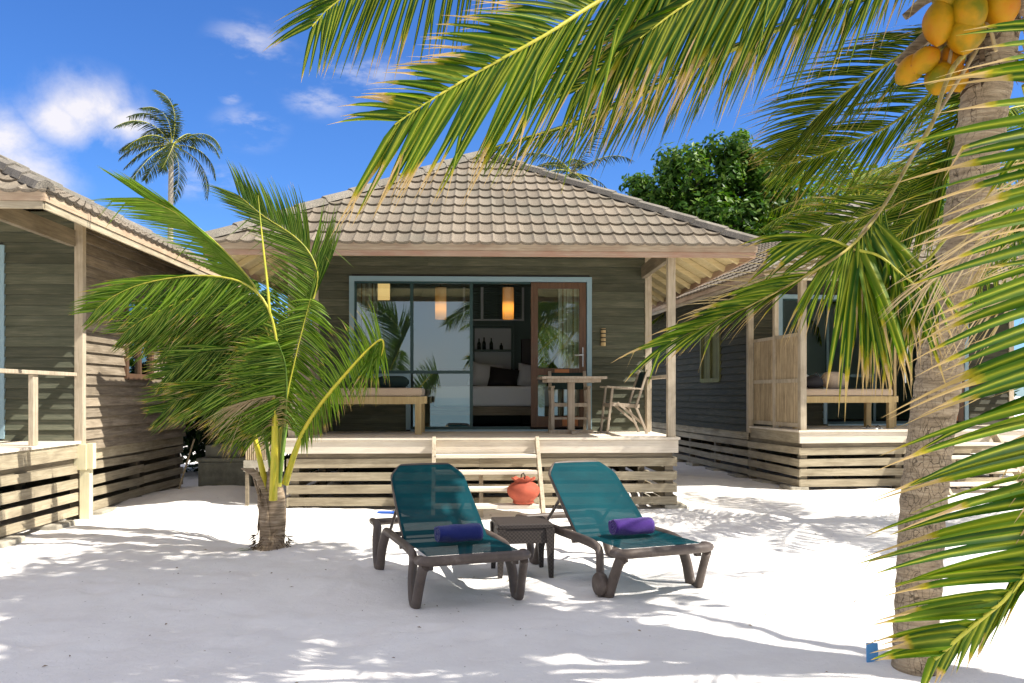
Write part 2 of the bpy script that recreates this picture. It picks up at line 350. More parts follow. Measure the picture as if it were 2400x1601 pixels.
def bark(name, c, ring=26, crack=True):
    m = mat(name, c[1], .9, .2); n = m.node_tree; p = n.nodes['Principled BSDF']; t = nn(n, 'ShaderNodeTexCoord').outputs['Object']
    a = tnoise(n, t, 2.5, 6, .65, (1,1,4)); r = tnoise(n, t, 3.0, 7, .7, (2.6,2.6,22), .5); f = tnoise(n, t, 30, 5, .7)
    v = nn(n, 'ShaderNodeTexVoronoi', feature='DISTANCE_TO_EDGE'); v.inputs['Scale'].default_value = 20
    q = nn(n, 'ShaderNodeMapping'); q.inputs['Scale'].default_value = (1.9,1.9,.55); n.links.new(t, q.inputs[0])
    d = nn(n, 'ShaderNodeVectorMath', operation='ADD'); n.links.new(q.outputs[0], d.inputs[0])
    nz = nn(n, 'ShaderNodeTexNoise'); nz.inputs['Scale'].default_value = 9; n.links.new(t, nz.inputs['Vector'])
    sc2 = nn(n, 'ShaderNodeVectorMath', operation='SCALE'); sc2.inputs['Scale'].default_value = .16; n.links.new(nz.outputs['Color'], sc2.inputs[0]); n.links.new(sc2.outputs[0], d.inputs[1])
    n.links.new(d.outputs[0], v.inputs['Vector'])
    cr = ramp(n, v.outputs['Distance'], [(0,(0,0,0)),(.035,(1,1,1))])
    crm = mth(n, 'MULTIPLY', mth(n, 'SUBTRACT', 1.0, cr), ramp(n, tnoise(n, t, 5, 3, .5), [(.38,(0,0,0)),(.55,(.85,.85,.85))]))
    col = ramp(n, r, [(.32,c[0]),(.5,c[1]),(.66,c[2])]); col = mixn(n, mth(n, 'MULTIPLY', a, .55), col, c[1])
    col = mixn(n, crm, col, tuple(x*.3 for x in c[0]))
    col = mixn(n, ramp(n, f, [(.62,(0,0,0)),(.74,(.6,.6,.6))]), col, tuple(x*.45 for x in c[0]))
    n.links.new(col, p.inputs['Base Color'])
    h = mth(n, 'SUBTRACT', mth(n, 'ADD', mth(n, 'MULTIPLY', r, 1.2), mth(n, 'MULTIPLY', f, .5)), mth(n, 'MULTIPLY', crm, .8))
    n.links.new(bump(n, h, .8, .018), p.inputs['Normal']); return m
M['bark'] = bark('palm_bark', ((.15,.11,.07), (.36,.275,.18), (.54,.44,.31)))
M['barkfar'] = bark('grey_palm_bark', ((.22,.19,.15), (.34,.30,.24), (.45,.41,.34)))
M['treebark'] = bark('tree_bark', ((.06,.05,.035), (.14,.11,.08), (.25,.2,.15)))
M['husk'] = stemmat('fibrous_sheath', (.10,.07,.04), (.26,.19,.12), (.46,.37,.26), (3,3,30), .9)
M['fiber'] = stemmat('dark_fibre', (.03,.02,.012), (.09,.06,.035), (.24,.17,.1), (5,5,40), .95)
def coco():
    m = mat('coconut_skin', (.55,.28,.02), .5, .18); n = m.node_tree; t = nn(n, 'ShaderNodeTexCoord').outputs['Object']; p = n.nodes['Principled BSDF']
    a = tnoise(n, t, 5, 4, .6); b = tnoise(n, t, 60, 3, .6)
    col = ramp(n, a, [(.32,(.15,.14,.004)),(.5,(.40,.20,.003)),(.68,(.42,.13,.004))])
    col = mixn(n, ramp(n, b, [(.68,(0,0,0)),(.74,(.8,.8,.8))]), col, (.2,.08,.02))
    n.links.new(col, p.inputs['Base Color']); n.links.new(bump(n, a, .1, .01), p.inputs['Normal']); return m
M['coconut'] = coco()
def sling():
    m = bpy.data.materials.new('teal_sling_mesh'); m.use_nodes = True; n = m.node_tree; p = n.nodes['Principled BSDF']; o = n.nodes['Material Output']
    t = nn(n, 'ShaderNodeTexCoord').outputs['Object']; f = tnoise(n, t, 3, 5, .6); w_ = nn(n, 'ShaderNodeTexWave'); w_.inputs['Scale'].default_value = 120
    n.links.new(t, w_.inputs['Vector'])
    col = ramp(n, f, [(.3,(.001,.036,.050)),(.7,(.002,.060,.076))]); n.links.new(col, p.inputs['Base Color'])
    p.inputs['Roughness'].default_value = .75; p.inputs['Specular IOR Level'].default_value = .12
    n.links.new(bump(n, w_.outputs['Fac'], .15, .002), p.inputs['Normal'])
    tl = nn(n, 'ShaderNodeBsdfTranslucent'); tl.inputs[0].default_value = (.003,.10,.11,1); tr = nn(n, 'ShaderNodeBsdfTransparent')
    a = nn(n, 'ShaderNodeMixShader'); a.inputs[0].default_value = .22; b = nn(n, 'ShaderNodeMixShader'); b.inputs[0].default_value = .03
    n.links.new(p.outputs[0], a.inputs[1]); n.links.new(tl.outputs[0], a.inputs[2]); n.links.new(a.outputs[0], b.inputs[1]); n.links.new(tr.outputs[0], b.inputs[2]); n.links.new(b.outputs[0], o.inputs[0])
    return m
M['sling'] = sling()
def plastic(name, c):
    m = mat(name, c, .5, .4); n = m.node_tree; t = nn(n, 'ShaderNodeTexCoord').outputs['Object']; f = tnoise(n, t, 9, 5, .7)
    n.links.new(ramp(n, f, [(.35,tuple(x*.7 for x in c)),(.6,c),(.85,(.26,.22,.19))]), n.nodes['Principled BSDF'].inputs['Base Color'])
    n.links.new(bump(n, tnoise(n, t, 60, 3, .6), .15, .003), n.nodes['Principled BSDF'].inputs['Normal']); return m
M['taupe'] = plastic('taupe_resin', (.115,.088,.072))
def wicker():
    m = mat('dark_wicker', (.05,.045,.045), .5, .4); n = m.node_tree; t = nn(n, 'ShaderNodeTexCoord').outputs['Object']
    b = nn(n, 'ShaderNodeTexChecker'); b.inputs['Scale'].default_value = 68; n.links.new(t, b.inputs['Vector'])
    n.links.new(mixn(n, b.outputs['Fac'], (.022,.017,.015), (.050,.040,.035)), n.nodes['Principled BSDF'].inputs['Base Color'])
    n.links.new(bump(n, b.outputs['Fac'], .6, .004), n.nodes['Principled BSDF'].inputs['Normal']); return m
M['wicker'] = wicker()
def clay():
    m = mat('terracotta', (.50,.12,.05), .75, .3); n = m.node_tree; t = nn(n, 'ShaderNodeTexCoord').outputs['Object']; f = tnoise(n, t, 6, 5, .6)
    n.links.new(ramp(n, f, [(.3,(.26,.055,.03)),(.6,(.40,.085,.045)),(.8,(.48,.16,.10))]), n.nodes['Principled BSDF'].inputs['Base Color']); return m
M['clay'] = clay()
def concrete(name, c):
    m = mat(name, c, .95, .2); n = m.node_tree; t = nn(n, 'ShaderNodeTexCoord').outputs['Object']; f = tnoise(n, t, 5, 7, .7)
    n.links.new(ramp(n, f, [(.3,tuple(x*.5 for x in c)),(.65,c)]), n.nodes['Principled BSDF'].inputs['Base Color'])
    n.links.new(bump(n, f, .5, .02), n.nodes['Principled BSDF'].inputs['Normal']); return m
M['concrete'] = concrete('mossy_concrete', (.20,.20,.16)); M['block'] = concrete('pale_block', (.46,.42,.34))
M['bamboo'] = wood('bamboo_cane', (.33,.25,.15), (.46,.36,.23), (.56,.46,.31), vertical=True, var=.4)
M['bamboolamp'] = wood('bamboo_lamp', (.40,.27,.12), (.58,.42,.2), (.66,.52,.3), vertical=True, var=.2)
M['blueplastic'] = mat('blue_plastic', (.08,.28,.58), .5); M['bluedeep'] = mat('deep_blue_plastic', (.02,.10,.45), .5)
M['black'] = mat('black_metal', (.01,.01,.01), .4); M['bottle'] = mat('dark_bottle_glass', (.01,.02,.015), .1)
M['white'] = mat('white_paint', (.7,.7,.68), .5); M['rope'] = mat('pale_rope', (.55,.6,.62), .8)
M['seagreen'] = mat('sea_water', (.02,.16,.20), .15); M['dkwood'] = mat('dark_brown_wood', (.05,.035,.02), .6)
M['olive'] = wood('olive_shutter', (.12,.13,.05), (.18,.19,.08), (.24,.24,.12), vertical=True, var=.2)
M['umber'] = mat('dark_bag_fabric', (.02,.018,.02), .8); M['wheatboard'] = M['fascia']

# ------------------------------------------------------------------ ground
def gh(x, y):
    z = .035*noise.noise(Vector((x*.55, y*.55, 0)))+.018*noise.noise(Vector((x*1.7, y*1.7, 3)))
    if abs(x) < 8 and 2 < y < 14:
        z += .016*noise.noise(Vector((x*3.2, y*3.2, 7)))+.009*noise.noise(Vector((x*7.5, y*7.5, 1)))
    z += .20*math.exp(-((x+4.05)/.95)**2-((y-11.0)/1.2)**2)
    z += .07*math.exp(-((x-5.6)/1.6)**2-((y-12.0)/.35)**2)+.05*math.exp(-((x+2.0)/1.0)**2-((y-9.9)/.4)**2)
    z += .10*math.exp(-((x-2.6)/.9)**2-((y-13.4)/1.6)**2)
    if y < -14: z -= min(3, (-14-y)*.12)
    return z
random.seed(41); PRINTS = []
for (x0, y0, x1, y1) in ((-3.4,4.6,3.0,5.3),(-2.8,7.2,-.9,9.4),(.5,9.2,3.2,4.2),(-3.2,6.2,-1.2,5.0),(2.0,9.8,4.6,9.2),(-3.9,9.0,-2.8,8.1),(-1.6,4.3,-1.2,7.6)):
    L_ = math.hypot(x1-x0, y1-y0); n_ = int(L_/.34)
    for k in range(n_):
        u = (k+random.uniform(-.15,.15))/n_; sd_ = .09*(-1)**k; dx, dy = (x1-x0)/L_, (y1-y0)/L_
        PRINTS.append((x0+(x1-x0)*u-dy*sd_+random.uniform(-.05,.05), y0+(y1-y0)*u+dx*sd_, dx, dy, random.uniform(.012,.024)))
def prints(x, y):
    z = 0
    for (a, b, dx, dy, d) in PRINTS:
        ex = x-a
        if ex > .35 or ex < -.35: continue
        ey = y-b
        if ey > .35 or ey < -.35: continue
        u = (ex*dx+ey*dy)/.135; v = (-ex*dy+ey*dx)/.06; r2 = u*u+v*v
        z += -d*math.exp(-r2)+d*.45*math.exp(-(math.sqrt(r2)-1.7)**2*3)
    return z
def axis(lo, a, b, hi, st):
    r = []; v = a
    while v < b: r.append(v); v += st
    s = st; v = a; left = []
    while v > lo: s *= 1.25; v -= s; left.append(max(v, lo))
    s = st; v = b; right = [b]
    while v < hi: s *= 1.25; v += s; right.append(min(v, hi))
    return left[::-1]+r+right
xs = axis(-400, -5.0, 5.0, 400, .052); ys = axis(-60, 3.8, 11.4, 600, .052)
g = MB(); nx = len(xs)
g.add([(x, y, gh(x, y)+(prints(x, y) if abs(x) < 5 and 3.8 < y < 10.2 else 0)) for y in ys for x in xs], [(j*nx+i, j*nx+i+1, (j+1)*nx+i+1, (j+1)*nx+i) for j in range(len(ys)-1) for i in range(nx-1)], True)
o = g.build('sand_ground', M['sand']); o['kind'] = 'structure'
g = MB(); g.add([(-900,-1500,-.55),(900,-1500,-.55),(900,-17,-.55),(-900,-17,-.55)], [(0,1,2,3)]); o = g.build('sea_water', M['seagreen']); o['kind'] = 'structure'

# ------------------------------------------------------------------ bungalow
W = 4.8; DZ = .894; YW = 1.8; YB = 5.08; OV = .80; YF = -.55; ZE = 3.17
def siding(mb, axis_, c, a0, a1, z0, z1, openings, sgn, hgt=.118):
    """lapped boards on a wall; axis_ 'x': wall runs along x at y=c, facing sgn*y; 'y': along y at x=c"""
    z = z0; i = 0
    while z < z1-.02:
        zt = min(z+hgt, z1); iv = [(a0, a1)]
        for (o0, o1, p0, p1) in openings:
            if min(zt, p1)-max(z, p0) > .35*hgt:
                nv = []
                for (s, e) in iv:
                    if o1 <= s or o0 >= e: nv.append((s, e)); continue
                    if o0 > s: nv.append((s, o0))
                    if o1 < e: nv.append((o1, e))
                iv = nv
        for (s, e) in iv:
            # split long runs into boards
            cuts = [s]; L = s+random.uniform(1.2, 3.2)
            while L < e-.5: cuts.append(L); L += random.uniform(1.8, 3.4)
            cuts.append(e)
            for k in range(len(cuts)-1):
                s0 = cuts[k]+.0015; e0 = cuts[k+1]-.0015; j = random.uniform(-.002,.002)
                lo = .036+j; hi = .006+j; zb = z+.007; zz = zt+.006
                if axis_ == 'x':
                    mb.add([(s0,c,zb),(e0,c,zb),(e0,c,zz),(s0,c,zz),(s0,c+sgn*lo,zb),(e0,c+sgn*lo,zb),(e0,c+sgn*hi,zz),(s0,c+sgn*hi,zz)],
                           [(0,1,5,4),(4,5,6,7),(7,6,2,3),(0,4,7,3),(1,2,6,5)])
                else:
                    mb.add([(c,s0,zb),(c,e0,zb),(c,e0,zz),(c,s0,zz),(c+sgn*lo,s0,zb),(c+sgn*lo,e0,zb),(c+sgn*hi,e0,zz),(c+sgn*hi,s0,zz)],
                           [(0,1,5,4),(4,5,6,7),(7,6,2,3),(0,4,7,3),(1,2,6,5)])
        z += hgt; i += 1
def tileface(org, u, s, n, ulen, slen, planes, pitch=.16, row=.333):
    mb = MB(); org = Vector(org); u = Vector(u).normalized(); s = Vector(s).normalized(); n = Vector(n).normalized()
    K = 6; nu = int(ulen/pitch)+1; nr = int(math.ceil(slen/row))
    for j in range(nr):
        v = []; cols = nu*K+1; sh = random.uniform(-.004,.004)
        for i in range(cols):
            f = (i % K)/K; uu = i*pitch/K
            h = -.013*math.sin(math.pi*f)**.75 if f else .006
            dip = .007*math.sin(math.pi*f)
            jit = .003*noise.noise(Vector((i*.3, j*5.1, 2)))
            b = org+u*uu
            v.append(b+s*(j*row-.012-dip)+n*(h+.002+jit)); v.append(b+s*(j*row-.02-dip)+n*(h+.034+jit)); v.append(b+s*((j+1)*row+.02)+n*(h+.004+sh))
        fs = []
        for i in range(cols-1):
            a = i*3; c_ = a+3; fs += [(a, c_, c_+1, a+1), (a+1, c_+1, c_+2, a+2)]
        mb.add(v, fs)
    bm = bmesh.new(); vs = [bm.verts.new(p) for p in mb.v]
    for f in mb.f: bm.faces.new([vs[i] for i in f])
    for (co, no) in planes:
        bmesh.ops.bisect_plane(bm, geom=bm.verts[:]+bm.edges[:]+bm.faces[:], plane_co=co, plane_no=no, clear_outer=True)
    me = bpy.data.meshes.new('tiles'); r = MB(); bm.verts.ensure_lookup_table(); bm.verts.index_update()
    r.add([v.co.copy() for v in bm.verts], [tuple(v.index for v in f.verts) for f in bm.faces]); bm.free(); bpy.data.meshes.remove(me)
    return r
def merge(*ms):
    r = MB()
    for m in ms: r.add(m.v, m.f)
    return r
def bungalow(label, loc, rz, side_windows=(), railpost=1.35, screen=True, steps=None, rail=True, glass=True, seed=1, TP=.605, YB=5.08):
    random.seed(seed)
    t = thing('wooden_bungalow', label, 'bungalow', loc, rz, 'beach bungalows side by side')
    YK = YF+W+2*OV if YB < 6 else YB+.8; ZT = ZE+OV*TP-.09; xl = -OV; xr = W+OV; hw = (xr-xl)/2; zr = ZE+hw*TP; xm = (xl+xr)/2; SL = math.hypot(1, TP)
    # ---- roof
    P = lambda x, y: ((x, y, 0))
    front = tileface((xl-.05, YF, ZE), (1,0,0), (0,1,TP), (0,-TP,1), xr-xl+.1, hw*SL, [((xl,YF,0),(-1,1,0)), ((xr,YF,0),(1,1,0))])
    right = tileface((xr, YF, ZE), (0,1,0), (-1,0,TP), (TP,0,1), YK-YF, hw*SL, [((xr,YF,0),(-1,-1,0)), ((xr,YK,0),(-1,1,0)), ((xm,0,0),(-1,0,0))])
    left = tileface((xl, YF, ZE), (0,1,0), (1,0,TP), (-TP,0,1), YK-YF, hw*SL, [((xl,YF,0),(1,-1,0)), ((xl,YK,0),(1,1,0)), ((xm,0,0),(1,0,0))])
    back = tileface((xl, YK, ZE), (1,0,0), (0,-1,TP), (0,TP,1), xr-xl, hw*SL, [((xl,YK,0),(-1,-1,0)), ((xr,YK,0),(1,-1,0))])
    roof = merge(front, right, left, back).build('roof', M['tile'], t)
    A = Vector((xm, YF+hw, zr)); B = Vector((xm, YK-hw, zr))
    cap = MB()
    def caprun(a, b, seg):
        a = Vector(a); b = Vector(b); d = b-a; n = max(1, int(d.length/seg)); dn = d.normalized(); sx = dn.cross(Vector((0,0,1))).normalized(); up = sx.cross(dn)
        for i in range(n):
            p = a+d*(i/n); q = a+d*((i+1.06)/n); lift = .012
            vs = []
            for c, z_ in ((p, .03+lift), (q, .022)):
                for (xx, zz) in ((-.085,-.035),(-.06,.03),(0,.055),(.06,.03),(.085,-.035)): vs.append(c+sx*xx+up*(zz+z_))
            cap.add(vs, [(k, k+1, k+6, k+5) for k in range(4)]+[(0,1,2,3,4)])
    for c in ((xl,YF,ZE),(xr,YF,ZE)): caprun(c, A, .42)
    for c in ((xl,YK,ZE),(xr,YK,ZE)): caprun(c, B, .42)
    if (B-A).length > .2: caprun(A, B, .42)
    cap.add([A+Vector((-.15,-.15,-.07)),A+Vector((.15,-.15,-.07)),A+Vector((.15,.15,-.07)),A+Vector((-.15,.15,-.07)),A+Vector((0,0,.10))], [(0,1,4),(1,2,4),(2,3,4),(3,0,4)])
    cap.build('ridge_cap', M['cap'], roof)
    # ---- soffit under the roof (boards along the slope) and fascia
    zs = ZE-.075; so_ = MB()
    def strip(c0, c1, d0, d1, n):   # outline quads between eave line and inner line split in boards
        for i in range(n):
            p0 = c0.lerp(c1, i/n); p1 = c0.lerp(c1, (i+1)/n-.004/n); q0 = d0.lerp(d1, i/n); q1 = d0.lerp(d1, (i+1)/n-.004/n); dz = Vector((0,0,.012*(i%2)))
            so_.add([p0+dz, p1+dz, q1+dz, q0+dz], [(0,1,2,3)])
    e = .02; ze = Vector((0,0,zs)); V = Vector
    hA = V((xm, YF+hw, zs+hw*TP)); hB = V((xm, YK-hw, zs+hw*TP))
    strip(V((xl+e,YF+e,zs)), V((xr-e,YF+e,zs)), V((xm-.02,YF+hw,zs+hw*TP)), V((xm+.02,YF+hw,zs+hw*TP)), 24)
    n = 20
    for s_ in (-1, 1):
        xe = xl+e if s_ < 0 else xr-e
        for i in range(n):
            y0 = YF+e+(YK-YF-2*e)*i/n; y1 = YF+e+(YK-YF-2*e)*(i+1)/n-.006
            def reach(y): return min(hw, y-YF, YK-y)
            r0 = reach(y0); r1 = reach(y1); dz = .012*(i%2)
            so_.add([(xe,y0,zs+dz),(xe,y1,zs+dz),(xe-s_*r1,y1,zs+dz+r1*TP),(xe-s_*r0,y0,zs+dz+r0*TP)], [(0,1,2,3)])
    sf = so_.build('soffit', M['soffit'], t)
    ra = MB()
    y = YF+.6
    while y < YK-.3:
        for s_ in (-1, 1):
            xe = xl+.03 if s_ < 0 else xr-.03; r0 = min(OV+.04, y-YF)
            ra = MB(); ra.beam((xe, y, zs-.03), (xe-s_*r0, y, zs-.03+r0*TP), .045, .07); ra.build('rafter', M['soffit'], sf)
        y += .6
    fa = MB(); fb = MB()
    fa.box(xl-.0, xr+.0, YF-.005, YF+.022, ZE-.085, ZE+.012); fb.box(xl+.02, xr-.02, YF+.006, YF+.03, ZE-.150, ZE-.0875)
    for s_, xe in ((-1, xl), (1, xr)):
        fa.box(min(xe, xe-s_*.026), max(xe, xe-s_*.026), YF+.0225, YK, ZE-.085, ZE+.012)
        fb.box(min(xe-s_*.012, xe-s_*.034), max(xe-s_*.012, xe-s_*.034), YF+.032, YK, ZE-.150, ZE-.0875)
    fo = fa.build('fascia', M['fascia'], roof); fb.build('lower_fascia', M['red'] if seed == 11 else M['slat'], roof)
    # ---- walls
    FX0, FX1, FZ0, FZ1 = .496, 3.966, .95, 3.11
    fw = MB(); siding(fw, 'x', YW, .06, W-.06, DZ-.0, ZT, [(FX0+.03, 1.33, 1.69, FZ1-.03), (1.30, FX1-.03, FZ0-.1, FZ1-.03)], -1)
    wall = fw.build('front_wall', M['siding_baked_shade'] if seed == 35 else M['siding'], t)
    core = MB(); bk = YW+.005
    core.box(.0, FX0, bk, bk+.08, DZ-.1, ZT); core.box(FX1, W, bk, bk+.08, DZ-.1, ZT); core.box(FX0, FX1, bk, bk+.08, FZ1, ZT)
    core.box(FX0, 1.34, bk, bk+.08, DZ-.1, 1.70); core.box(1.34, FX1, bk, bk+.08, DZ-.1, FZ0-.03)
    core.build('wall_core', M['roomdark'], t)
    for s_, xw, nm in ((-1, 0.0, 'left'), (1, W, 'right')):
        sw = MB(); ops = [(a, b, c, d) for (sd_, a, b, c, d) in side_windows if sd_ == s_]
        siding(sw, 'y', xw, YW+.05, YB, .78, ZT, ops, s_, .125)
        sw.build('side_wall', M['siding_brown'] if seed == 23 else M['siding_baked_shade'] if seed == 35 else M['siding'], t)
        xi = xw-s_*.004; cm_ = MB(); cm_.box(min(xi, xi-s_*.06), max(xi, xi-s_*.06), YW+.09, YB, DZ-.1, ZT); cm_.build('wall_core', M['roomdark'], t)
        cp = MB(); cp.box(xw-.06 if s_ > 0 else xw-.035, xw+.035 if s_ > 0 else xw+.06, YW-.035, YW+.05, .70 if s_ > 0 else .78, ZT-.02)
        cp.build('corner_post', M['post'], t, .004)
        for (a, b, c, d) in ops:
            q = MB(); xo = xw+s_*.03
            for (y0, y1, z0, z1) in ((a-.04,a+.03,c-.04,d+.04),(b-.03,b+.04,c-.04,d+.04),(a+.03,b-.03,d-.03,d+.04),(a+.03,b-.03,c-.05,c+.03),((a+b)/2-.025,(a+b)/2+.025,c+.03,d-.03)):
                q.box(min(xw,xo+s_*.02), max(xw,xo+s_*.02), y0, y1, z0, z1)
            wf = q.build('window', M['mahog'] if s_ > 0 else M['olive'], t)
            q = MB(); q.box(min(xw+s_*.008,xw+s_*.014), max(xw+s_*.008,xw+s_*.014), a+.03, b-.03, c+.03, d-.03)
            if s_ > 0: q.build('pane', M['glass'], wf)
            q = MB()
            for k in range(14):
                y0 = a+.03+(b-a-.06)*k/14; y1 = a+.03+(b-a-.06)*(k+1)/14; x_ = xw+s_*.0015+s_*.004*(k%2)
                q.add([(x_,y0,c+.03),(x_,y1,c+.03),(x_,y1,d-.03),(x_,y0,d-.03)], [(0,1,2,3)])
            q.build('blind', M['curtain'] if s_ > 0 else M['olive'], wf)
    bw = MB(); bw.box(0, W, YB, YB+.08, .78, ZT); bw.build('back_wall', M['siding'], t)
    # ---- opening: blue frame
    b = MB(); y0, y1 = YW-.045, YW+.06
    b.box(FX0, FX1, y0, y1, FZ1-.07, FZ1); b.box(FX0, FX0+.07, y0+.002, y1, 1.66, FZ1-.07); b.box(FX1-.07, FX1, y0+.002, y1, FZ0-.03, FZ1-.07)
    b.box(FX0+.07, 1.30, y0+.001, y1, 1.66, 1.72); b.box(1.30, 1.365, y0+.003, y1, FZ0-.03, 1.72)
    b.box(1.365, FX1-.07, y0-.03, y1, FZ0-.065, FZ0-.03)
    wf = b.build('door_frame', M['blueframe'], t)
    b = MB(); yy0, yy1 = YW-.02, YW+.02
    b.box(FX0+.07, 3.08, yy0, yy1, FZ1-.10, FZ1-.07)
    for x_ in (1.36, 2.21): b.box(x_, x_+.045, yy0-.005, yy1, FZ0+(0 if x_ > 1.4 else .77), FZ1-.10)
    b.box(FX0+.07, 2.21, yy0-.003, yy1, 1.72, 1.765); b.box(1.365, 3.08, yy0, yy1, FZ0-.03, FZ0+.012); b.box(FX0+.07, FX0+.10, yy0, yy1, 1.765, FZ1-.10)
    sfm = b.build('sliding_frame', M['darkframe'], t)
    for (a0, a1, c0, c1) in ((FX0+.09, 1.37, 1.76, FZ1-.09), (1.40, 2.22, 1.76, FZ1-.09), (1.40, 2.22, FZ0+.01, 1.725)):
        g_ = MB(); g_.add([(a0,YW,c0),(a1,YW,c0),(a1,YW+.001,c1),(a0,YW+.001,c1)], [(0,1,2,3)])
        if glass: g_.build('glass_pane', M['glass'], t)
    # door leaf
    d = MB(); x0, x1 = 3.09, 3.885; z0, z1 = FZ0, FZ1-.075; yd0, yd1 = YW-.03, YW+.012
    d.box(x0, x0+.10, yd0, yd1, z0, z1); d.box(x1-.10, x1, yd0, yd1, z0, z1); d.box(x0+.10, x1-.10, yd0+.002, yd1, z1-.09, z1)
    d.box(x0+.10, x1-.10, yd0+.002, yd1, 1.70, 1.80); d.box(x0+.10, x1-.10, yd0+.002, yd1, z0, z0+.16)
    door = d.build('door', M['mahog'], t, .003)
    g_ = MB()
    for (c0, c1) in ((1.79, z1-.085), (z0+.155, 1.705)): g_.add([(x0+.095,YW-.01,c0),(x1-.095,YW-.01,c0),(x1-.095,YW-.01,c1),(x0+.095,YW-.01,c1)], [(0,1,2,3)])
    g_.build('door_glass', M['glass'], door)
    h = MB(); h.tube([(x1-.05,yd0-.006,1.82),(x1-.05,yd0-.006,2.10)], .022, 10, .4); h.tube([(x1-.05,yd0-.01,1.99),(x1-.05,yd0-.06,1.99),(x1-.17,yd0-.06,1.985)], .011, 8); h.build('door_handle', M['steel'], door)
    pl = MB(); pl.box(x0+.34, x0+.55, yd0-.006, yd0+.001, 1.735, 1.785); pl.build('door_plate', M['orangewood'], door)
    kp = MB(); kp.box(x0+.45, x1-.12, yd0-.004, yd0+.0015, z0+.02, z0+.15); kp.build('kick_plate', M['orangewood'], door)
    # ---- room inside
    r = MB(); yr = 4.98
    r.add([(.1,YW+.1,DZ+.01),(W-.1,YW+.1,DZ+.01),(W-.1,yr,DZ+.01),(.1,yr,DZ+.01),(.1,YW+.1,3.4),(W-.1,YW+.1,3.4),(W-.1,yr,3.4),(.1,yr,3.4)],
          [(3,2,6,7),(0,3,7,4),(1,5,6,2),(4,7,6,5)]); r.build('room_lining', M['room'], t)
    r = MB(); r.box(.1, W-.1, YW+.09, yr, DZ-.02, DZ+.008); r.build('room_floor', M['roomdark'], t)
    # ---- deck
    dk = MB(); ny = 13; dw = (YW+.03)/ny
    for i in range(ny): dk.box(-.02, W+.02, -.02+i*dw, -.02+(i+1)*dw-.006, DZ-.03, DZ+random.uniform(-.0015,.0015))
    dk.build('deck', M['deck'], t)
    ff = MB(); ff.box(.0, W, .0, .035, DZ-.19, DZ-.034); ff.build('deck_fascia', M['deck'], t, .003)
    for a_ in (0, W-.03): fs_ = MB(); fs_.box(a_, a_+.03, .04, YW-.04, DZ-.19, DZ-.034); fs_.build('deck_fascia', M['slat'], t)
    for a_ in ((.06, W-.06, .06, .10, DZ-.30, DZ-.18), (W-.11, W-.05, .101, YB, DZ-.30, DZ-.19), (.05, .11, .101, YB, DZ-.30, DZ-.19)):
        js = MB(); js.box(*a_); js.build('floor_joist', M['beam'], t)
    q = MB(); q.box(.12, W-.12, .2, YB-.02, DZ-.19, DZ-.12); q.build('floor_slab', M['beam'], t)
    q = MB(); q.box(W*.42, W*.42+.03, .25, YB-.03, -.1, DZ-.2); q.build('underfloor_blocker', M['beam'], t)  # added board, blocks sunlit sand from showing through the skirt gaps
    q = MB(); q.box(.05, W-.05, YB-.015, YB, -.1, .77); q.build('back_skirt', M['beam'], t)
    sk = MB()
    for zc in (.585, .42, .268, .112):
        for x0_, x1_ in ((.02, 2.35), (2.353, W-.02)):
            a = random.uniform(-.006,.006); hh = random.uniform(.048,.056); sk.beam((x0_,.045,zc+a),(x1_,.045,zc-a),.022,hh*2)
        for xs_ in (.02, W-.02):
            if zc == .585: sk.beam((xs_,YW+.1,.725),(xs_,YB,.725),.022,.13)
            cuts = [.03, 1.9, 3.6]+([5.6] if YB > 6 else [])+[YB]
            for k in range(len(cuts)-1):
                a = random.uniform(-.01,.01); hh = random.uniform(.045,.055); sk.beam((xs_,cuts[k]+.003,zc+a),(xs_,cuts[k+1]-.003,zc-a),.022,hh*2)
    sk.build('skirt_slats', M['slat'], t)
    for y_ in (.12, 1.9, 3.5, 4.9)+((6.6, 8.3) if YB > 6 else ()):
        for x_ in (.1, 1.6, 3.2, W-.1):
            st = MB(); st.box(x_-.05, x_+.05, y_-.045, y_+.05, -.2, DZ-.305); st.build('stilt', M['beam'], t)
    for y_ in (.25, 1.25, 2.3, 3.4, 4.5)+((5.6, 6.7) if YB > 6 else ()):
        for x_ in (.02, W-.02):
            bl = MB(); bl.box(x_-.14, x_+.14, y_-.22, y_+.18, -.12, .045+random.uniform(-.01,.02)); bl.build('footing_block', M['block'], t, .015)
    # ---- posts and beams
    for x_ in (.075, W-.075):
        p = MB(); p.box(x_-.048, x_+.048, .03, .126, DZ-.0, 3.16); p.build('veranda_post', M['post'], t, .004)
    for a_ in ((W-.115, W-.045, .13, YW, 3.10, 3.28), (.045, .115, .13, YW, 3.10, 3.28), (.0, W, .045, .11, 3.163, 3.33)):
        bm_ = MB(); bm_.box(*a_); bm_.build('veranda_beam', M['beam'], t, .003)
    if rail:
        q = MB(); q.box(W-.125, W-.025, .128, YW-.037, DZ+.735, DZ+.775); q.build('hand_rail', M['post'], t, .004)
        q = MB(); q.box(W-.1, W-.05, railpost-.05, railpost+.05, DZ+.002, DZ+.735); q.build('rail_post', M['post'], t, .004)
    if screen:
        q = MB(); z0_, z1_ = DZ+.04, 2.34
        q.box(.045, .085, .128, YW-.04, z1_-.05, z1_); q.box(.045, .085, .128, YW-.04, z0_, z0_+.06); q.box(.045, .085, .128, YW-.04, 1.60, 1.66)
        q.box(.04, .105, .92, 1.0, DZ+.001, 3.10); sfr = q.build('screen_frame', M['post'], t)
        q = MB(); y_ = .15
        while y_ < YW-.06: q.tube([(.065,y_,z0_+.06),(.065,y_,z1_-.05)], .0125, 6, cap=False); y_ += .031
        q.build('bamboo_canes', M['bamboo'], sfr)
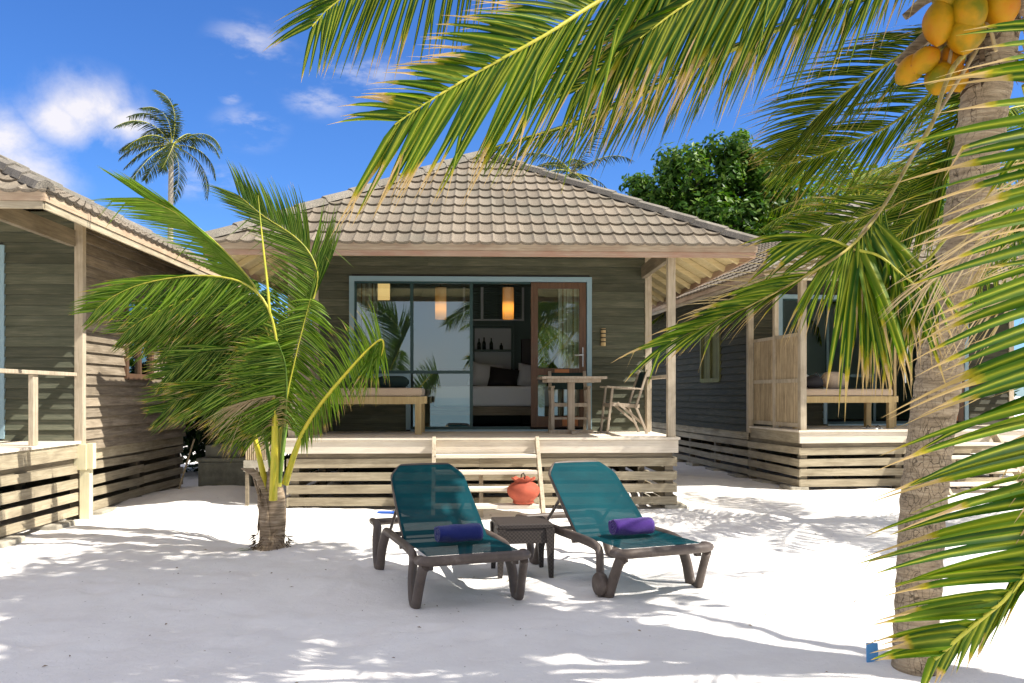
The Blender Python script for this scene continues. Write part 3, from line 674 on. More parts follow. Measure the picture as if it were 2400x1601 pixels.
    if steps:
        sx0, sx1 = 1.80, 3.05; ln_ = .80
        s_ = thing('wooden_steps', steps, 'steps', loc, rz, 'wooden steps up to the verandas')
        for x_ in (sx0, sx1): q = MB(); q.beam((x_, -.02, DZ-.02), (x_+.03, -ln_, -.03), .045, .12); q.build('stringer', M['post'], s_, .003)
        for a_ in ((-.56, -.52, -.05, .17), (-.22, -.18, -.05, .53)): q = MB(); q.box((sx0+sx1)/2-.08, (sx0+sx1)/2-.03, *a_); q.build('strut', M['post'], s_, .003)
        for k in range(4):
            q = MB(); zt = DZ-.179*(k+1)-.01; yt = -ln_*(k+1)/5.0+.0
            q.box(sx0+.0-(-.03)-.0, sx1-.02, yt-.11, yt+.10, zt-.042, zt+random.uniform(-.002,.002)); q.build('tread', M['deck'], s_, .004)
    return t
MAINROT = R(2.2)
MAIN = Vector((2.05-W*math.cos(MAINROT), 10.25-W*math.sin(MAINROT), 0))
def loc_w(o, r, x, y, z=0): return Vector((o.x+x*math.cos(r)-y*math.sin(r), o.y+x*math.sin(r)+y*math.cos(r), z))
bungalow('main brown timber bungalow in the centre with open glass doors and wooden steps', MAIN, MAINROT, side_windows=(), railpost=1.5, steps='pale wooden steps with a clay pot, leading up to the main veranda', seed=11)
LR = R(2.2); cornerL = Vector((-4.9, 9.46, 0))
LEFT = cornerL-Vector((W*math.cos(LR)-YW*math.sin(LR), W*math.sin(LR)+YW*math.cos(LR), 0))
bungalow('left bungalow with sunlit side wall and small brown side window, cut by the left edge', LEFT, LR,
         side_windows=((1, 2.95, 3.75, 1.66, 2.72),), railpost=.93, screen=False, TP=.515, seed=23)
RR = R(7.3); RIGHT = Vector((4.22, 12.2, 0))
bungalow('right neighbouring bungalow in shade with a bamboo screen beside its veranda, behind the leaning palm', RIGHT, RR,
         side_windows=((-1, 3.07, 4.0, 1.70, 2.85),), railpost=1.3, glass=False, TP=.53, YB=8.6, steps='wooden steps of the right bungalow, mostly hidden behind the leaning palm', seed=35)

# ------------------------------------------------------------------ things on and in the main bungalow
def onmain(x, y, z=DZ): return loc_w(MAIN, MAINROT, x, y, z)
def daybed(label, loc, rz, wd=1.95, dp=.72):
    t = thing('daybed', label, 'daybed', loc, rz, 'veranda daybeds')
    f = MB(); f.box(0, wd, 0, .05, .40, .50); f.box(0, wd, dp-.05, dp, .40, .50); f.box(0, .05, .05, dp-.05, .40, .50); f.box(wd-.05, wd, .05, dp-.05, .40, .50)
    for k in range(7): f.box(.05, wd-.05, .07+k*.09, .13+k*.09, .45, .48)
    f.box(wd, wd+.035, -.004, .05, .41, .505)
    f.build('frame', M['pine'], t, .003)
    for x in (.03, wd-.12):
        for y in (.001, dp-.08): l = MB(); l.box(x, x+.085, y, y+.08, 0, .40); l.build('leg', M['pine'], t, .003)
    m = MB(); m.box(.02, wd-.03, .02, dp-.02, .505, .615); m.build('mattress', M['tan_fabric'], t, .03)
    return t
def bolster(label, p, rz, ln=.5, r=.085, m='dark_fabric', group=None):
    q = MB(); pts = []; rs = []
    for i in range(13):
        u = i/12; pts.append((-ln/2+ln*u, 0, r)); rs.append(r*(1-abs(2*u-1)**6*.75))
    q.tube(pts, rs, 16, .9); o = q.build('cushion', M[m]); o.location = p; o.rotation_euler = (0,0,rz); tag(o, label, 'cushion', group); return o
db = daybed('pine daybed with tan mattress behind the young palm on the main veranda', onmain(-.02+.14, .84), MAINROT, 1.50)
bolster('dark green bolster lying on the main veranda daybed', onmain(1.15, 1.38, DZ+.615), MAINROT, .46)
def ladder_chair(label, loc, rz):
    t = thing('folding_armchair', label, 'chair', loc, rz, 'wooden director chairs on the main veranda')
    m = M['furn']
    for s in (-1, 1):
        x = s*.25
        l = MB(); l.beam((x,-.24,0), (x,-.17,.62), .028, .045, (1,0,0)); l.build('leg', m, t, .003)
        l = MB(); l.beam((x,.30,0), (x,.14,.38), .028, .045, (1,0,0)); l.build('leg', m, t, .003)
        l = MB(); l.beam((x,.14,.34), (x,.31,.86), .028, .045, (1,0,0)); l.build('back_post', m, t, .003)
        l = MB(); l.beam((x,-.25,.635), (x,.24,.60), .055, .022); l.build('armrest', m, t, .004)
        l = MB(); l.beam((x-s*.02,-.20,.40), (x-s*.02,.20,.37), .022, .05); l.build('side_stretcher', m, t)
        l = MB(); l.beam((x-s*.01,-.1,.42), (x-s*.01,.26,.12), .02, .03); l.build('brace', m, t)
    l = MB(); l.beam((-.24,-.19,.385), (.24,-.19,.385), .022, .05); l.beam((-.24,-.2,.2), (.24,-.2,.2), .02, .03); l.build('front_stretcher', m, t)
    c = MB()
    for i in range(6):
        u = i/6; v = (i+1)/6; f = lambda q: -.03*math.sin(math.pi*q)
        c.add([(-.24+.48*u,-.18,.425+f(u)),(-.24+.48*v,-.18,.425+f(v)),(-.24+.48*v,.18,.41+f(v)),(-.24+.48*u,.18,.41+f(u))], [(0,1,2,3)], True)
    c.build('seat', M['dark_fabric'], t)
    c = MB()
    for i in range(6):
        u = i/6; v = (i+1)/6; f = lambda q: .035*math.sin(math.pi*q)
        c.add([(-.25+.5*u,.225+f(u),.60),(-.25+.5*v,.225+f(v),.60),(-.25+.5*v,.305+f(v),.84),(-.25+.5*u,.305+f(u),.84)], [(0,1,2,3)], True)
    c.build('backrest', M['dark_fabric'], t)
    return t
ch = ladder_chair('wooden director chair facing the sea behind the small table', Vector((.80, 11.62, DZ)), R(2))
dup(ch, Vector((1.50, 11.42, DZ)), R(-86), 'wooden director chair seen from its side at the right end of the veranda')
def table():
    t = thing('veranda_table', 'weathered square pedestal table on the main veranda beside the open door', 'table', (.80, 11.28, DZ), R(4))
    q = MB()
    for k in range(7): q.box(-.43, .43, -.36+k*.103, -.36+k*.103+.098, .735, .768)
    q.box(-.36, .36, -.28, -.24, .69, .734); q.box(-.36, .36, .24, .28, .69, .734)
    q.build('tabletop', M['furn'], t, .003)
    q = MB(); q.box(-.045, .045, -.045, .045, .05, .733); q.build('pedestal', M['furn'], t, .004)
    q = MB(); q.box(-.30, .30, -.04, .04, 0, .048); q.box(-.035, .035, -.3, .3, .002, .044); q.build('foot', M['furn'], t, .004)
table()
# bamboo chime lamp on the wall
t = thing('bamboo_wall_lamp', 'small bamboo wall lamp hanging to the right of the open door', 'lamp', onmain(4.13, 1.75, 2.12))
q = MB(); q.tube([(0,0,0),(0,0,.25)], [.036,.036], 12); q.build('bamboo_tube', M['bamboolamp'], t)
q = MB()
for z_ in (.05,.11,.17,.225): q.tube([(0,0,z_),(0,0,z_+.018)], .0395, 12)
q.build('rings', M['dkwood'], t)
# bed and room things
t = thing('bed', 'white made bed seen through the open bungalow doors', 'bed', onmain(1.62, 3.0), MAINROT)
q = MB(); q.box(0, 2.0, 0, 1.9, .34, .66); q.build('mattress', M['linen'], t, .04)
q = MB(); q.box(-.04, 2.04, -.05, 1.95, .20, .335); q.build('bed_frame', M['beam'], t)
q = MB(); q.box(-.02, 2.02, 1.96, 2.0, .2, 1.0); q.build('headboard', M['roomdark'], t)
def pillow(label, p, rz, tilt, m, s=.42, group='pillows on the bed'):
    q = MB(); N = 10; vs = []; 
    for sg in (1, -1):
        for j in range(N+1):
            for i in range(N+1):
                u = i/N*2-1; v = j/N*2-1; th = .09*((1-u**4)*(1-v**4))**.6; pin = 1-.06*(1-abs(u))*(abs(v))-.06*(1-abs(v))*abs(u)
                vs.append((u*s/2*pin, sg*th, v*s/2*pin*.8))
    K = (N+1)**2; fs = []
    for b in (0, K):
        for j in range(N):
            for i in range(N):
                a = b+j*(N+1)+i; f_ = (a, a+1, a+N+2, a+N+1); fs.append(f_ if b == 0 else f_[::-1])
    q.add(vs, fs, True); o = q.build('pillow', M[m]); o.location = p; o.rotation_euler = (tilt, R(8), rz); tag(o, label, 'pillow', group)
pillow('white pillow leaning at the right end of the bed', onmain(3.25, 3.95, DZ+.84), R(5), R(-22), 'linen', .52)
pillow('white pillow behind the dark one on the bed', onmain(2.45, 4.05, DZ+.86), R(-4), R(-22), 'linen', .55)
pillow('dark pillow between the two white ones on the bed', onmain(2.75, 3.8, DZ+.80), R(0), R(-30), 'umber', .5)
def pendant(label, p, r=.065, h=.45):
    t = thing('pendant_lamp', label, 'lamp', p, 0, 'lit pendant lamps hanging in the bungalow')
    q = MB(); q.lathe([(r,0),(r*1.02,h*.5),(r,h)], 20); q.build('lamp_shade', M['lampshade'], t)
    q = MB(); q.lathe([(.001,h+.012),(r*.85,h+.012),(r*.85,h-.002)], 16); q.tube([(0,0,h),(0,0,3.38-p[2])], .005, 6); q.build('cord', M['black'], t)
YL = 12.75
def pw(x, y, Y): v = at(x, y, Y); return (v.x, v.y, v.z)
pendant('lit cylinder pendant lamp behind the middle glass pane', pw(1033, 748, YL), .085, .48)
pendant('lit cylinder pendant lamp showing in the open doorway', pw(1191, 748, YL), .085, .48)
q = MB(); q.box(-.1, .1, -.05, .05, 0, .26); o = q.build('square_lantern', M['lantern'], None, .01); o.location = pw(898, 703, 13.0); tag(o, 'glowing square lantern behind the left window beside the striped curtain', 'lantern')
def curtain(label, x0, x1, y, z0=1.0, z1=3.05, base=onmain, rz=MAINROT):
    q = MB(); N = 48; vs = []
    for i in range(N+1):
        u = i/N; xx = (x1-x0)*u; yy = .03*math.sin(u*(x1-x0)*60)+.01*math.sin(u*31)
        vs += [(xx, yy*1.3, z0), (xx, yy, (z0+z1)/2), (xx, yy*.7, z1)]
    q.add(vs, [(3*i+k, 3*i+3+k, 3*i+4+k, 3*i+1+k) for i in range(N) for k in (0,1)], True)
    o = q.build('curtain', M['curtain']); p = base(x0, y, 0); o.location = (p.x, p.y, 0); o.rotation_euler = (0,0,rz); tag(o, label, 'curtain', 'striped curtains behind the glass')
curtain('striped curtain drawn to the left end of the main window', .58, .88, YW+.16, 1.3)
curtain('striped curtain hanging behind the glass door of the main bungalow', 3.50, 3.82, YW+.16)
def onleft(x, y, z=DZ): return loc_w(LEFT, LR, x, y, z)
curtain('striped curtain in the left bungalow door beside the blue frame', 3.40, 3.84, YW+.14, base=onleft, rz=LR)
# shelves with bottles on the back wall of the room
t = thing('wall_shelf', 'pale shelf niche with bottles behind the bed', 'shelf', onmain(2.26, 4.78, 2.0), MAINROT)
q = MB(); q.box(0, .66, .14, .17, -.35, .62); q.build('back_panel', M['linen'], t)
q = MB(); q.box(-.03, .69, -.02, .139, .20, .23); q.box(-.03, .69, -.02, .139, -.38, -.35); q.box(-.06, -.03, -.02, .17, -.38, .65); q.box(.69, .72, -.02, .17, -.38, .65); q.box(-.06, .72, -.02, .17, .65, .68); q.build('shelf_board', M['room'], t)
for i, (xx, hh) in enumerate(((.08,.20),(.17,.22),(.30,.21),(.48,.12))):
    q = MB(); q.lathe([(.001,0),(.032,0),(.032,hh*.55),(.012,hh*.75),(.012,hh),(.001,hh)], 12); o = q.build('bottle', M['bottle']); o.location = onmain(2.26+xx, 4.84, 2.231)
    tag(o, ['first dark bottle at the left of the shelf niche', 'tallest dark bottle second from the left on the shelf niche', 'dark bottle standing third from the left on the shelf niche', 'short dark bottle alone at the right of the shelf niche'][i], 'bottle', 'bottles on the room shelf')
t = thing('louvre_shutter', 'white louvred panel high on the back wall of the room', 'shutter', onmain(2.05, 4.8, 2.75), MAINROT)
q = MB(); q.box(0, .04, 0, .04, 0, .6); q.box(.32, .37, 0, .04, 0, .6); q.box(1.06, 1.1, 0, .04, 0, .6); q.box(.04, .32, 0, .04, 0, .03); q.box(.37, 1.06, 0, .04, 0, .03); q.build('frame', M['linen'], t)
q = MB()
for k in range(17): q.beam((.04,.02,.05+k*.033), (1.06,.02,.05+k*.033), .03, .006, (0,.5,.9))
q.build('slats', M['room'], t)
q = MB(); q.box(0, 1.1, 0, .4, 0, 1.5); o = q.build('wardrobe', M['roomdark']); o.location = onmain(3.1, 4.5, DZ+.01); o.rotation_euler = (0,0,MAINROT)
q = MB(); q.box(.53,.545,-.012,-.001,.1,1.4); q.build('door_seam', M['black'], o); tag(o, 'dark wardrobe standing at the back right of the room', 'wardrobe')
# clay pot on a low tread
t = thing('clay_pot', 'orange clay pot with frilled rim standing on the lowest step', 'pot', (.13, 9.50, .18))
q = MB(); prof = [(.001,.0),(.11,.0),(.125,.012),(.115,.035),(.165,.08),(.188,.13),(.182,.18),(.14,.225),(.10,.245),(.105,.262),(.135,.285),(.128,.29),(.09,.262),(.085,.2),(.001,.19)]
q.lathe(prof, 32)
for v in q.v:
    r_ = math.hypot(v.x, v.y)
    if v.z > .26 and r_ > .1: a = math.atan2(v.y, v.x); v.z += .013*math.sin(a*6); v.x *= 1+.05*math.sin(a*6+1); v.y *= 1+.05*math.sin(a*6+1)
q.build('body', M['clay'], t)
q = MB(); q.tube([(-.03,0,.27),(-.02,0,.33),(.0,0,.345),(.02,0,.31),(.01,.01,.27)], .008, 8); q.build('handle', M['dkwood'], t)
# low white screen wall and bamboo panel left of main house
t = thing('shower_screen', 'ribbed grey panel on a pale base at the left corner of the main bungalow', 'screen', (-3.22, 10.05, 0))
q = MB(); 
for k in range(15): q.tube([(.012+k*.025,0,.63),(.012+k*.025,0,1.7)], .012, 6)
q.build('cane_panel', M['bamboo'], t)
q = MB(); q.box(-.02, .46, -.02, .03, .49, .625); q.build('base_board', M['block'], t, .004)
for x_ in (.0, .40): q = MB(); q.box(x_, x_+.04, -.01, .02, -.1, .489); q.build('foot', M['beam'], t)
# concrete tank and post by left house
t = thing('concrete_tank', 'mossy concrete box with a stepped lid between the left and main bungalows', 'tank', (-4.38, 11.6, 0), R(2))
q = MB(); q.box(0, .74, 0, .8, 0, .48); q.build('tank_body', M['concrete'], t, .015)
q = MB(); q.box(-.02, .70, -.02, .78, .482, .53); q.box(.05, .55, .15, .7, .532, .70); q.build('lid', M['concrete'], t, .01)
t = thing('cream_post', 'cream painted post with a block cap at the corner of the left bungalow', 'post', (-4.84, 9.50, 0), LR)
q = MB(); q.box(-.055, .055, -.09, -.0, -.05, .58); q.build('shaft', M['cream'], t, .003)
q = MB(); q.box(-.11, .03, -.115, -.0, .57, .86); q.box(.0305, .10, -.10, -.02, .58, .87); q.build('cap_block', M['cream'], t, .003)
q = MB(); q.tube([(0,0,0),(.12,.3,.75)], .012, 6); o = q.build('leaning_cane', M['bamboo']); o.location = (-4.55, 11.3, .05); tag(o, 'thin cane leaning beside the concrete tank', 'cane')
# right bungalow veranda
def onright(x, y, z=DZ): return loc_w(RIGHT, RR, x, y, z)
daybed('pine daybed behind the hanging fronds on the right bungalow veranda', onright(.16, .55), RR, 1.7)
bolster('pale cushion at the left end of the right veranda daybed', onright(.42, .9, DZ+.615), RR, .42, .12, 'linen')
bolster('grey cushion leaning near the middle of the right veranda daybed', onright(1.1, 1.05, DZ+.615), RR+.4, .5, .14, 'tan_fabric')
def bag():
    t = thing('dark_backpack', 'dark bag lying on the right veranda daybed', 'bag', onright(.62, .8, DZ+.615), .3)
    q = MB(); q.tube([(-.16,0,.08),(-.1,0,.10),(0,0,.12),(.1,0,.10),(.16,0,.07)], [.04,.09,.11,.09,.04], 12); q.build('body', M['umber'], t)
    q = MB(); q.tube([(-.08,-.05,.18),(0,-.08,.26),(.08,-.05,.18)], .01, 6); q.build('strap', M['black'], t)
bag()
for i, (x_, y_, rz) in enumerate(((1.25, .25, .3), (1.42, .3, -.2))):
    t = thing('sandal', ['grey sandal under the right veranda daybed, nearer the bungalow screen', 'grey sandal under the right veranda daybed, farther from the screen'][i], 'sandal', onright(x_, y_), RR+rz, 'pair of sandals')
    q = MB(); q.tube([(0,-.13,.012),(0,-.05,.012),(0,.05,.012),(0,.13,.012)], [.02,.038,.045,.03], 10); 
    for v in q.v: v.z = .004+max(0, min(.02, v.z))
    q.build('sole', M['linen'], t); q = MB(); q.tube([(-.04,.03,.02),(0,.05,.06),(.04,.03,.02)], .008, 6); q.build('strap', M['umber'], t)
q = MB(); q.tube(spline([onright(1.95,.4,3.1), onright(1.93,.4,2.5), onright(1.9,.4,1.9), onright(1.92,.4,1.6)], 14), .012, 6); q.tube([onright(1.96,.4,3.1), onright(1.96,.42,1.95)], .008, 6)
tag(q.build('hanging_rope', M['rope']), 'pale rope hanging from the right veranda beam', 'rope')
q = MB(); q.box(-.02,.02,0,.05,0,2.2); o = q.build('wooden_pole', M['pine']); o.location = onright(2.25, 1.2); tag(o, 'orange brown wooden pole on the right veranda beside the rope', 'pole')
# ------------------------------------------------------------------ loungers, table, towels, small things
def lounger(label, loc, rz):
    t = thing('sun_lounger', label, 'sun lounger', loc, rz, 'teal sun loungers on the sand')
    HW = .345; zt = .33
    for s in (-1, 1):
        x = s*HW
        q = MB()
        q.tube(spline([(x,.02,zt-.03),(x+s*.01,.05,zt-.06),(x+s*.02,.12,.13),(x+s*.025,.17,.02),(x+s*.025,.22,.0),(x+s*.025,.27,.03),(x+s*.02,.31,.16),(x,.36,.29),(x,.45,.325),(x,.7,.335),(x,.95,.335),(x,1.2,.335),(x,1.3,.31),
                       (x+s*.02,1.36,.18),(x+s*.025,1.42,.03),(x+s*.025,1.47,.0),(x+s*.025,1.53,.05),(x+s*.02,1.60,.2),(x,1.66,.31),(x,1.72,.335),(x,1.84,.33),(x*.96,1.90,.32)], 74), .041, 12, .72)
        q.build('side_frame', M['taupe'], t)
    q = MB()
    pts = spline([(-HW-.02,.10,zt-.005),(-HW+.0,.015,zt),(-HW*.6,-.02,zt+.005),(0,-.03,zt+.008),(HW*.6,-.02,zt+.005),(HW,.015,zt),(HW+.02,.10,zt-.005)], 26)
    q.tube(pts, .034, 10, 1.25, up=(0,0,1)); q.build('foot_frame', M['taupe'], t)
    q = MB(); q.tube([(-HW,1.88,.32),(0,1.91,.32),(HW,1.88,.32)], .03, 8); q.build('head_frame', M['taupe'], t)
    for y_ in (.8, 1.35): q = MB(); q.tube([(-HW,y_,.295),(HW,y_,.295)], .02, 8); q.build('cross_bar', M['taupe'], t)
    def sheet(P0, P1, w0, w1, n, sag, clip=0):
        q = MB(); vs = []; P0 = Vector(P0); P1 = Vector(P1); nrm = Vector((1,0,0)).cross((P1-P0).normalized())
        for j in range(n+1):
            v = j/n; c = P0.lerp(P1, v); w_ = w0+(w1-w0)*v
            if clip and v > 1-clip: w_ -= (v-(1-clip))/clip*.085
            for i in range(13):
                u = i/12*2-1; vs.append(c+Vector((u*w_,0,0))-nrm*(-1)*(-sag*(1-u*u)*math.sin(math.pi*min(1,v*1.1))))
        q.add(vs, [(j*13+i, j*13+i+1, (j+1)*13+i+1, (j+1)*13+i) for j in range(n) for i in range(12)], True); return q
    q = sheet((0,.06,.355), (0,.80,.352), .325, .32, 14, .028); q.build('seat_sling', M['sling'], t)
    a = R(37); L = .80; hy, hz = .80, .352; ty, tz = hy+L*math.cos(a), hz+L*math.sin(a)
    q = sheet((0,hy-.045,hz-.004), (0,ty-.03,tz+.008), .322, .298, 16, .02, .16); q.build('back_sling', M['sling'], t)
    D = Vector((0, math.cos(a), math.sin(a)))
    def bp(x, l): v = Vector((0,hy,hz))+D*l; return (x, v.y, v.z)
    q = MB(); q.tube(spline([bp(-.31,.0),bp(-.305,.35),bp(-.29,.64),bp(-.275,.70),bp(-.21,.785),bp(-.17,.80),bp(0,.805),bp(.17,.80),bp(.21,.785),bp(.275,.70),bp(.29,.64),bp(.305,.35),bp(.31,0)], 60), .020, 8, .8)
    q.build('back_frame', M['taupe'], t)
    for s in (-1, 1):
        q = MB(); q.tube([bp(s*.27,.42),(s*.27,1.48,.32)], .014, 6); q.build('back_support', M['taupe'], t)
        q = MB(); q.box(s*.3-.02, s*.3+.02, .06, .10, .26, .31); q.build('frame_clip', M['taupe'], t)
    return t
L1 = lounger('left teal sun lounger with the navy towel', (-.235, 5.53, 0), R(20))
L2 = dup(L1, (1.085, 5.80, 0), R(22), 'right teal sun lounger with the purple towel')
for s in (1,):
    q = MB(); q.lathe([(.001,-.03),(.075,-.03),(.085,-.015),(.085,.015),(.075,.03),(.001,.03)], 24)
    for v in q.v: v.x, v.z = v.z, v.x
    for v in q.v: v += Vector((-.405,.23,.085))
    q.build('wheel', M['taupe'], L2)
def towel(label, p, rz, m):
    t = thing('rolled_towel', label, 'towel', p, rz, 'rolled towels on the loungers')
    q = MB(); n = 60; turns = 3.1; L = .33; vs = []; K = 15
    prof = []
    for i in range(n+1):
        th = i/n*turns*2*math.pi; r = .018+.060*(i/n)+.003*noise.noise(Vector((th*.8,0,0))); prof.append((math.cos(th)*r, .084+math.sin(th)*r*.94))
    for k in range(K):
        u = k/(K-1); x = -L/2+L*u; b = .94+.06*math.sin(math.pi*u)**.3
        for (a_, c_) in prof:
            j = .009*noise.noise(Vector((x*9, a_*14, c_*14)))
            vs.append((x+.004*noise.noise(Vector((a_*40,c_*40,u))), a_*b+j, .078+(c_-.078)*b+j))
    m_ = n+1; q.add(vs, [(k*m_+i, k*m_+i+1, (k+1)*m_+i+1, (k+1)*m_+i) for k in range(K-1) for i in range(n)], True)
    o = q.build('roll', M[m], t); md = o.modifiers.new('thickness', 'SOLIDIFY'); md.thickness = .014
    q = MB(); q.tube([(-L/2+.008,0,.078),(L/2-.008,0,.078)], [.055,.055], 20); q.build('inner_roll', M[m], t)
    return t
def onl(o, x, y, z): v = o.location; r = o.rotation_euler[2]; return Vector((v[0]+x*math.cos(r)-y*math.sin(r), v[1]+x*math.sin(r)+y*math.cos(r), z))
towel('rolled navy towel on the seat of the left lounger', onl(L1, .03, .52, .338), R(24), 'towel_blue')
towel('rolled purple towel on the seat of the right lounger', onl(L2, .04, .56, .338), R(22), 'towel_purple')
t = thing('wicker_side_table', 'dark woven side table between the two sun loungers', 'side table', (.075, 6.62, 0), R(9))
q = MB(); q.box(-.215, .215, -.215, .215, .385, .42); q.build('tabletop', M['wicker'], t, .006)
q = MB(); q.box(-.205,.205,-.207,-.19,.27,.384); q.box(-.205,.205,.19,.207,.27,.384); q.box(-.207,-.19,-.189,.189,.27,.384); q.box(.19,.207,-.189,.189,.27,.384); q.build('apron', M['wicker'], t)
for sx_ in (-1,1):
    for sy_ in (-1,1):
        q = MB(); vs = []
        for z_, h_ in ((0,.016),(.385,.034)):
            cx = sx_*(.19 if z_ else .20); cy = sy_*(.19 if z_ else .20)
            vs += [(cx-h_,cy-h_,z_),(cx+h_,cy-h_,z_),(cx+h_,cy+h_,z_),(cx-h_,cy+h_,z_)]
        q.add(vs, [(3,2,1,0),(4,5,6,7),(0,1,5,4),(1,2,6,5),(2,3,7,6),(3,0,4,7)]); q.build('leg', M['wicker'], t)
q = MB(); q.box(-.032,.032,-.004,.004,-.02,.085)
for v in q.v: v.y += .004*math.sin(v.z*30)
o = q.build('blue_marker', M['blueplastic'], None, .002); o.location = (1.905, 4.40, .02); o.rotation_euler = (R(-6), R(3), R(5)); tag(o, 'small blue plastic marker stuck in the sand by the leaning palm trunk', 'marker')
q = MB(); q.box(-.1,.1,-.04,.04,0,.02); o = q.build('blue_board', M['bluedeep'], None, .004); o.location = (-1.47, 9.72, .035); tag(o, 'small deep blue board lying on the sand before the skirt slats', 'board')

# ------------------------------------------------------------------ palms
def frond(name, pts, parent, mat_, rmat, side, L, t0=.1, n=70, wl=.034, r0=.016, r1=.003, fwd=(.35,1.0), droop=.10, wind=(0,0,0), dry=(.75,1.15), g=(.2,.8), alldry=False, drytip=0,
          segs=6, lprof=None, twist=.5, jitter=.12, nr=40, org=None, row=(1,1)):
    """one frond: curved rachis + two rows of folded leaflets. side=(vecA, vecB): directions of the two rows."""
    sp = spline(pts, nr); org = Vector(org) if org is not None else Vector((0,0,0))
    q = MB(); q.tube(sp, [r0+(r1-r0)*(i/(nr-1))**.8 for i in range(nr)], 8, .8); q.shift(org)
    rob = q.build(name, rmat, parent)
    lf = MB(); lf.col = []; wind = Vector(wind)
    if lprof is None: lprof = lambda t: (.55+.45*min(1, t*3.5))*(1-.62*max(0,(t-.55)/.45)**1.6)
    for s in (0, 1):
        if side[s] is None: continue
        for k in range(n):
            t = (k+.5*s+random.uniform(-.25,.25))/n; t = min(max(t, 0), .999); tt = t0+(1-t0)*t
            fi = tt*(nr-1); i = int(fi); fr = fi-i; p = sp[i].lerp(sp[min(i+1,nr-1)], fr); T = (sp[min(i+2,nr-1)]-sp[max(i-1,0)]).normalized()
            sv = side[s]
            if callable(sv): sv = sv(tt)
            sv = Vector(sv); sv = (sv-T*sv.dot(T)*.5).normalized()
            f = fwd[0]+(fwd[1]-fwd[0])*t
            d = (sv+T*f+Vector((random.uniform(-1,1),random.uniform(-1,1),random.uniform(-1,1)))*jitter).normalized()
            ll = L*row[s]*lprof(t)*random.uniform(.82,1.08); st = ll/segs
            wv = (T-d*T.dot(d)); wv = wv.normalized() if wv.length > 1e-3 else Vector((0,0,1))
            ang = random.gauss(0, twist); wv = Matrix.Rotation(ang, 3, d) @ wv
            dr0 = -1 if alldry else random.uniform(*dry)-drytip*max(0, t-.55)/.45; rg = random.uniform(*g); b = len(lf.v); pos = p.copy(); vs = []; cs = []
            dk = droop*random.uniform(.7,1.4); brk = random.random() < .06; bk = random.randint(2, segs-1)
            for j in range(segs+1):
                u = j/segs; wd = wl*(min(1, .35+u*6))*max(.03, (1-u**1.7))*.5*(.55 if (alldry or u > dr0+.08) else 1)
                wj = (wv-d*wv.dot(d)).normalized(); nv = d.cross(wj)
                dy = 1.0 if alldry else max(0, min(1, (u-dr0)/.18+.25)) if u > dr0-.05 else 0.0
                if alldry: dy = 0.0
                vs += [pos+wj*wd+nv*(wd*.35), pos, pos-wj*wd+nv*(wd*.35)]
                cs += [(dy,rg,0,1),(dy,rg,1,1),(dy,rg,0,1)]
                d = (d+Vector((0,0,-dk))*(.4+u)+wind*(.4+u)).normalized()
                if brk and j == bk: d = (d+Vector((0,0,-1.2))).normalized()
                pos = pos+d*st
            fs = []
            for j in range(segs):
                a = j*3; fs += [(a,a+1,a+4,a+3),(a+1,a+2,a+5,a+4)]
            lf.add(vs, fs); lf.col += cs
    lf.shift(org); lf.build('leaflets', mat_, rob)
    return rob
def A3(lst): return [at(*p) for p in lst]
# ---- leaning foreground palm
random.seed(101)
cl = [(2160,1610,4.30),(2147,1540,4.30),(2153,1383,4.30),(2163,1191,4.30),(2184,1000,4.30),(2198,900,4.3),(2216,740,4.30),(2262,535,4.28),(2281,420,4.26),(2299,300,4.24),(2315,190,4.22),(2330,80,4.2),(2345,-30,4.2),(2350,-110,4.2)]
sp = spline(A3(cl), 260); base = Vector((sp[0].x, sp[0].y, 0))
FG = thing('leaning_coconut_palm', 'big leaning coconut palm with yellow coconuts at the right edge', 'palm tree', base)
q = MB(); rr = []
for i, p in enumerate(sp):
    u = i/259; r = .109+.004*u+.012*math.exp(-((u-.55)/.3)**2)*0+.010*max(0,u-.8)
    if u < .05: r += .022*(1-u/.05)
    r += .0035*math.sin(i*.9+2*noise.noise(Vector((0,0,i*.1))))+.004*noise.noise(Vector((0,5,i*.23))); rr.append(r)
q.tube(sp, rr, 56, 1.0, jit=.035); q.shift(base); q.build('trunk', M['bark'], FG)
cr = sp[-1]; crown = Vector((cr.x, cr.y, cr.z))
q = MB(); random.seed(5)
for k in range(230):   # ragged fibre and old leaf bases hugging the crown
    a = random.uniform(0, 2*math.pi); i = random.randint(212, 256); p = sp[i]; r = rr[i]
    d0 = Vector((math.cos(a), math.sin(a), 0)); p0 = p+d0*(r+.004); dd = (d0*.4+Vector((random.uniform(-.7,.7),random.uniform(-.7,.7),random.uniform(-.4,1)))).normalized()
    ln = random.uniform(.05,.2); p1 = p0+dd*ln*.5; p2 = p1+(dd+Vector((0,0,-.6))).normalized()*ln*.5; w_ = random.uniform(.004,.02); tv = Vector((0,0,1)).cross(d0)*w_
    q.add([p0-tv,p0+tv,p1+tv*.8,p1-tv*.8,p2],[(0,1,2,3),(3,2,4)])
q.shift(base); q.build('crown_fibre', M['fiber'], FG)
q = MB()
for (a, b, c, w_) in (((2330,85,4.3),(2200,70,4.32),(2105,150,4.3),.05), ((2330,60,4.35),(2200,-10,4.4),(2120,40,4.4),.05), ((2340,60,4.1),(2380,10,4.0),(2440,60,3.95),.05), ((2320,110,4.3),(2180,90,4.45),(2100,150,4.5),.05)):
    pts = spline(A3((a,b,c)), 14); q.tube(pts, [w_*(1-.6*i/13) for i in range(14)], 8, .45)
q.shift(base); q.build('old_leaf_base', M['husk'], FG)
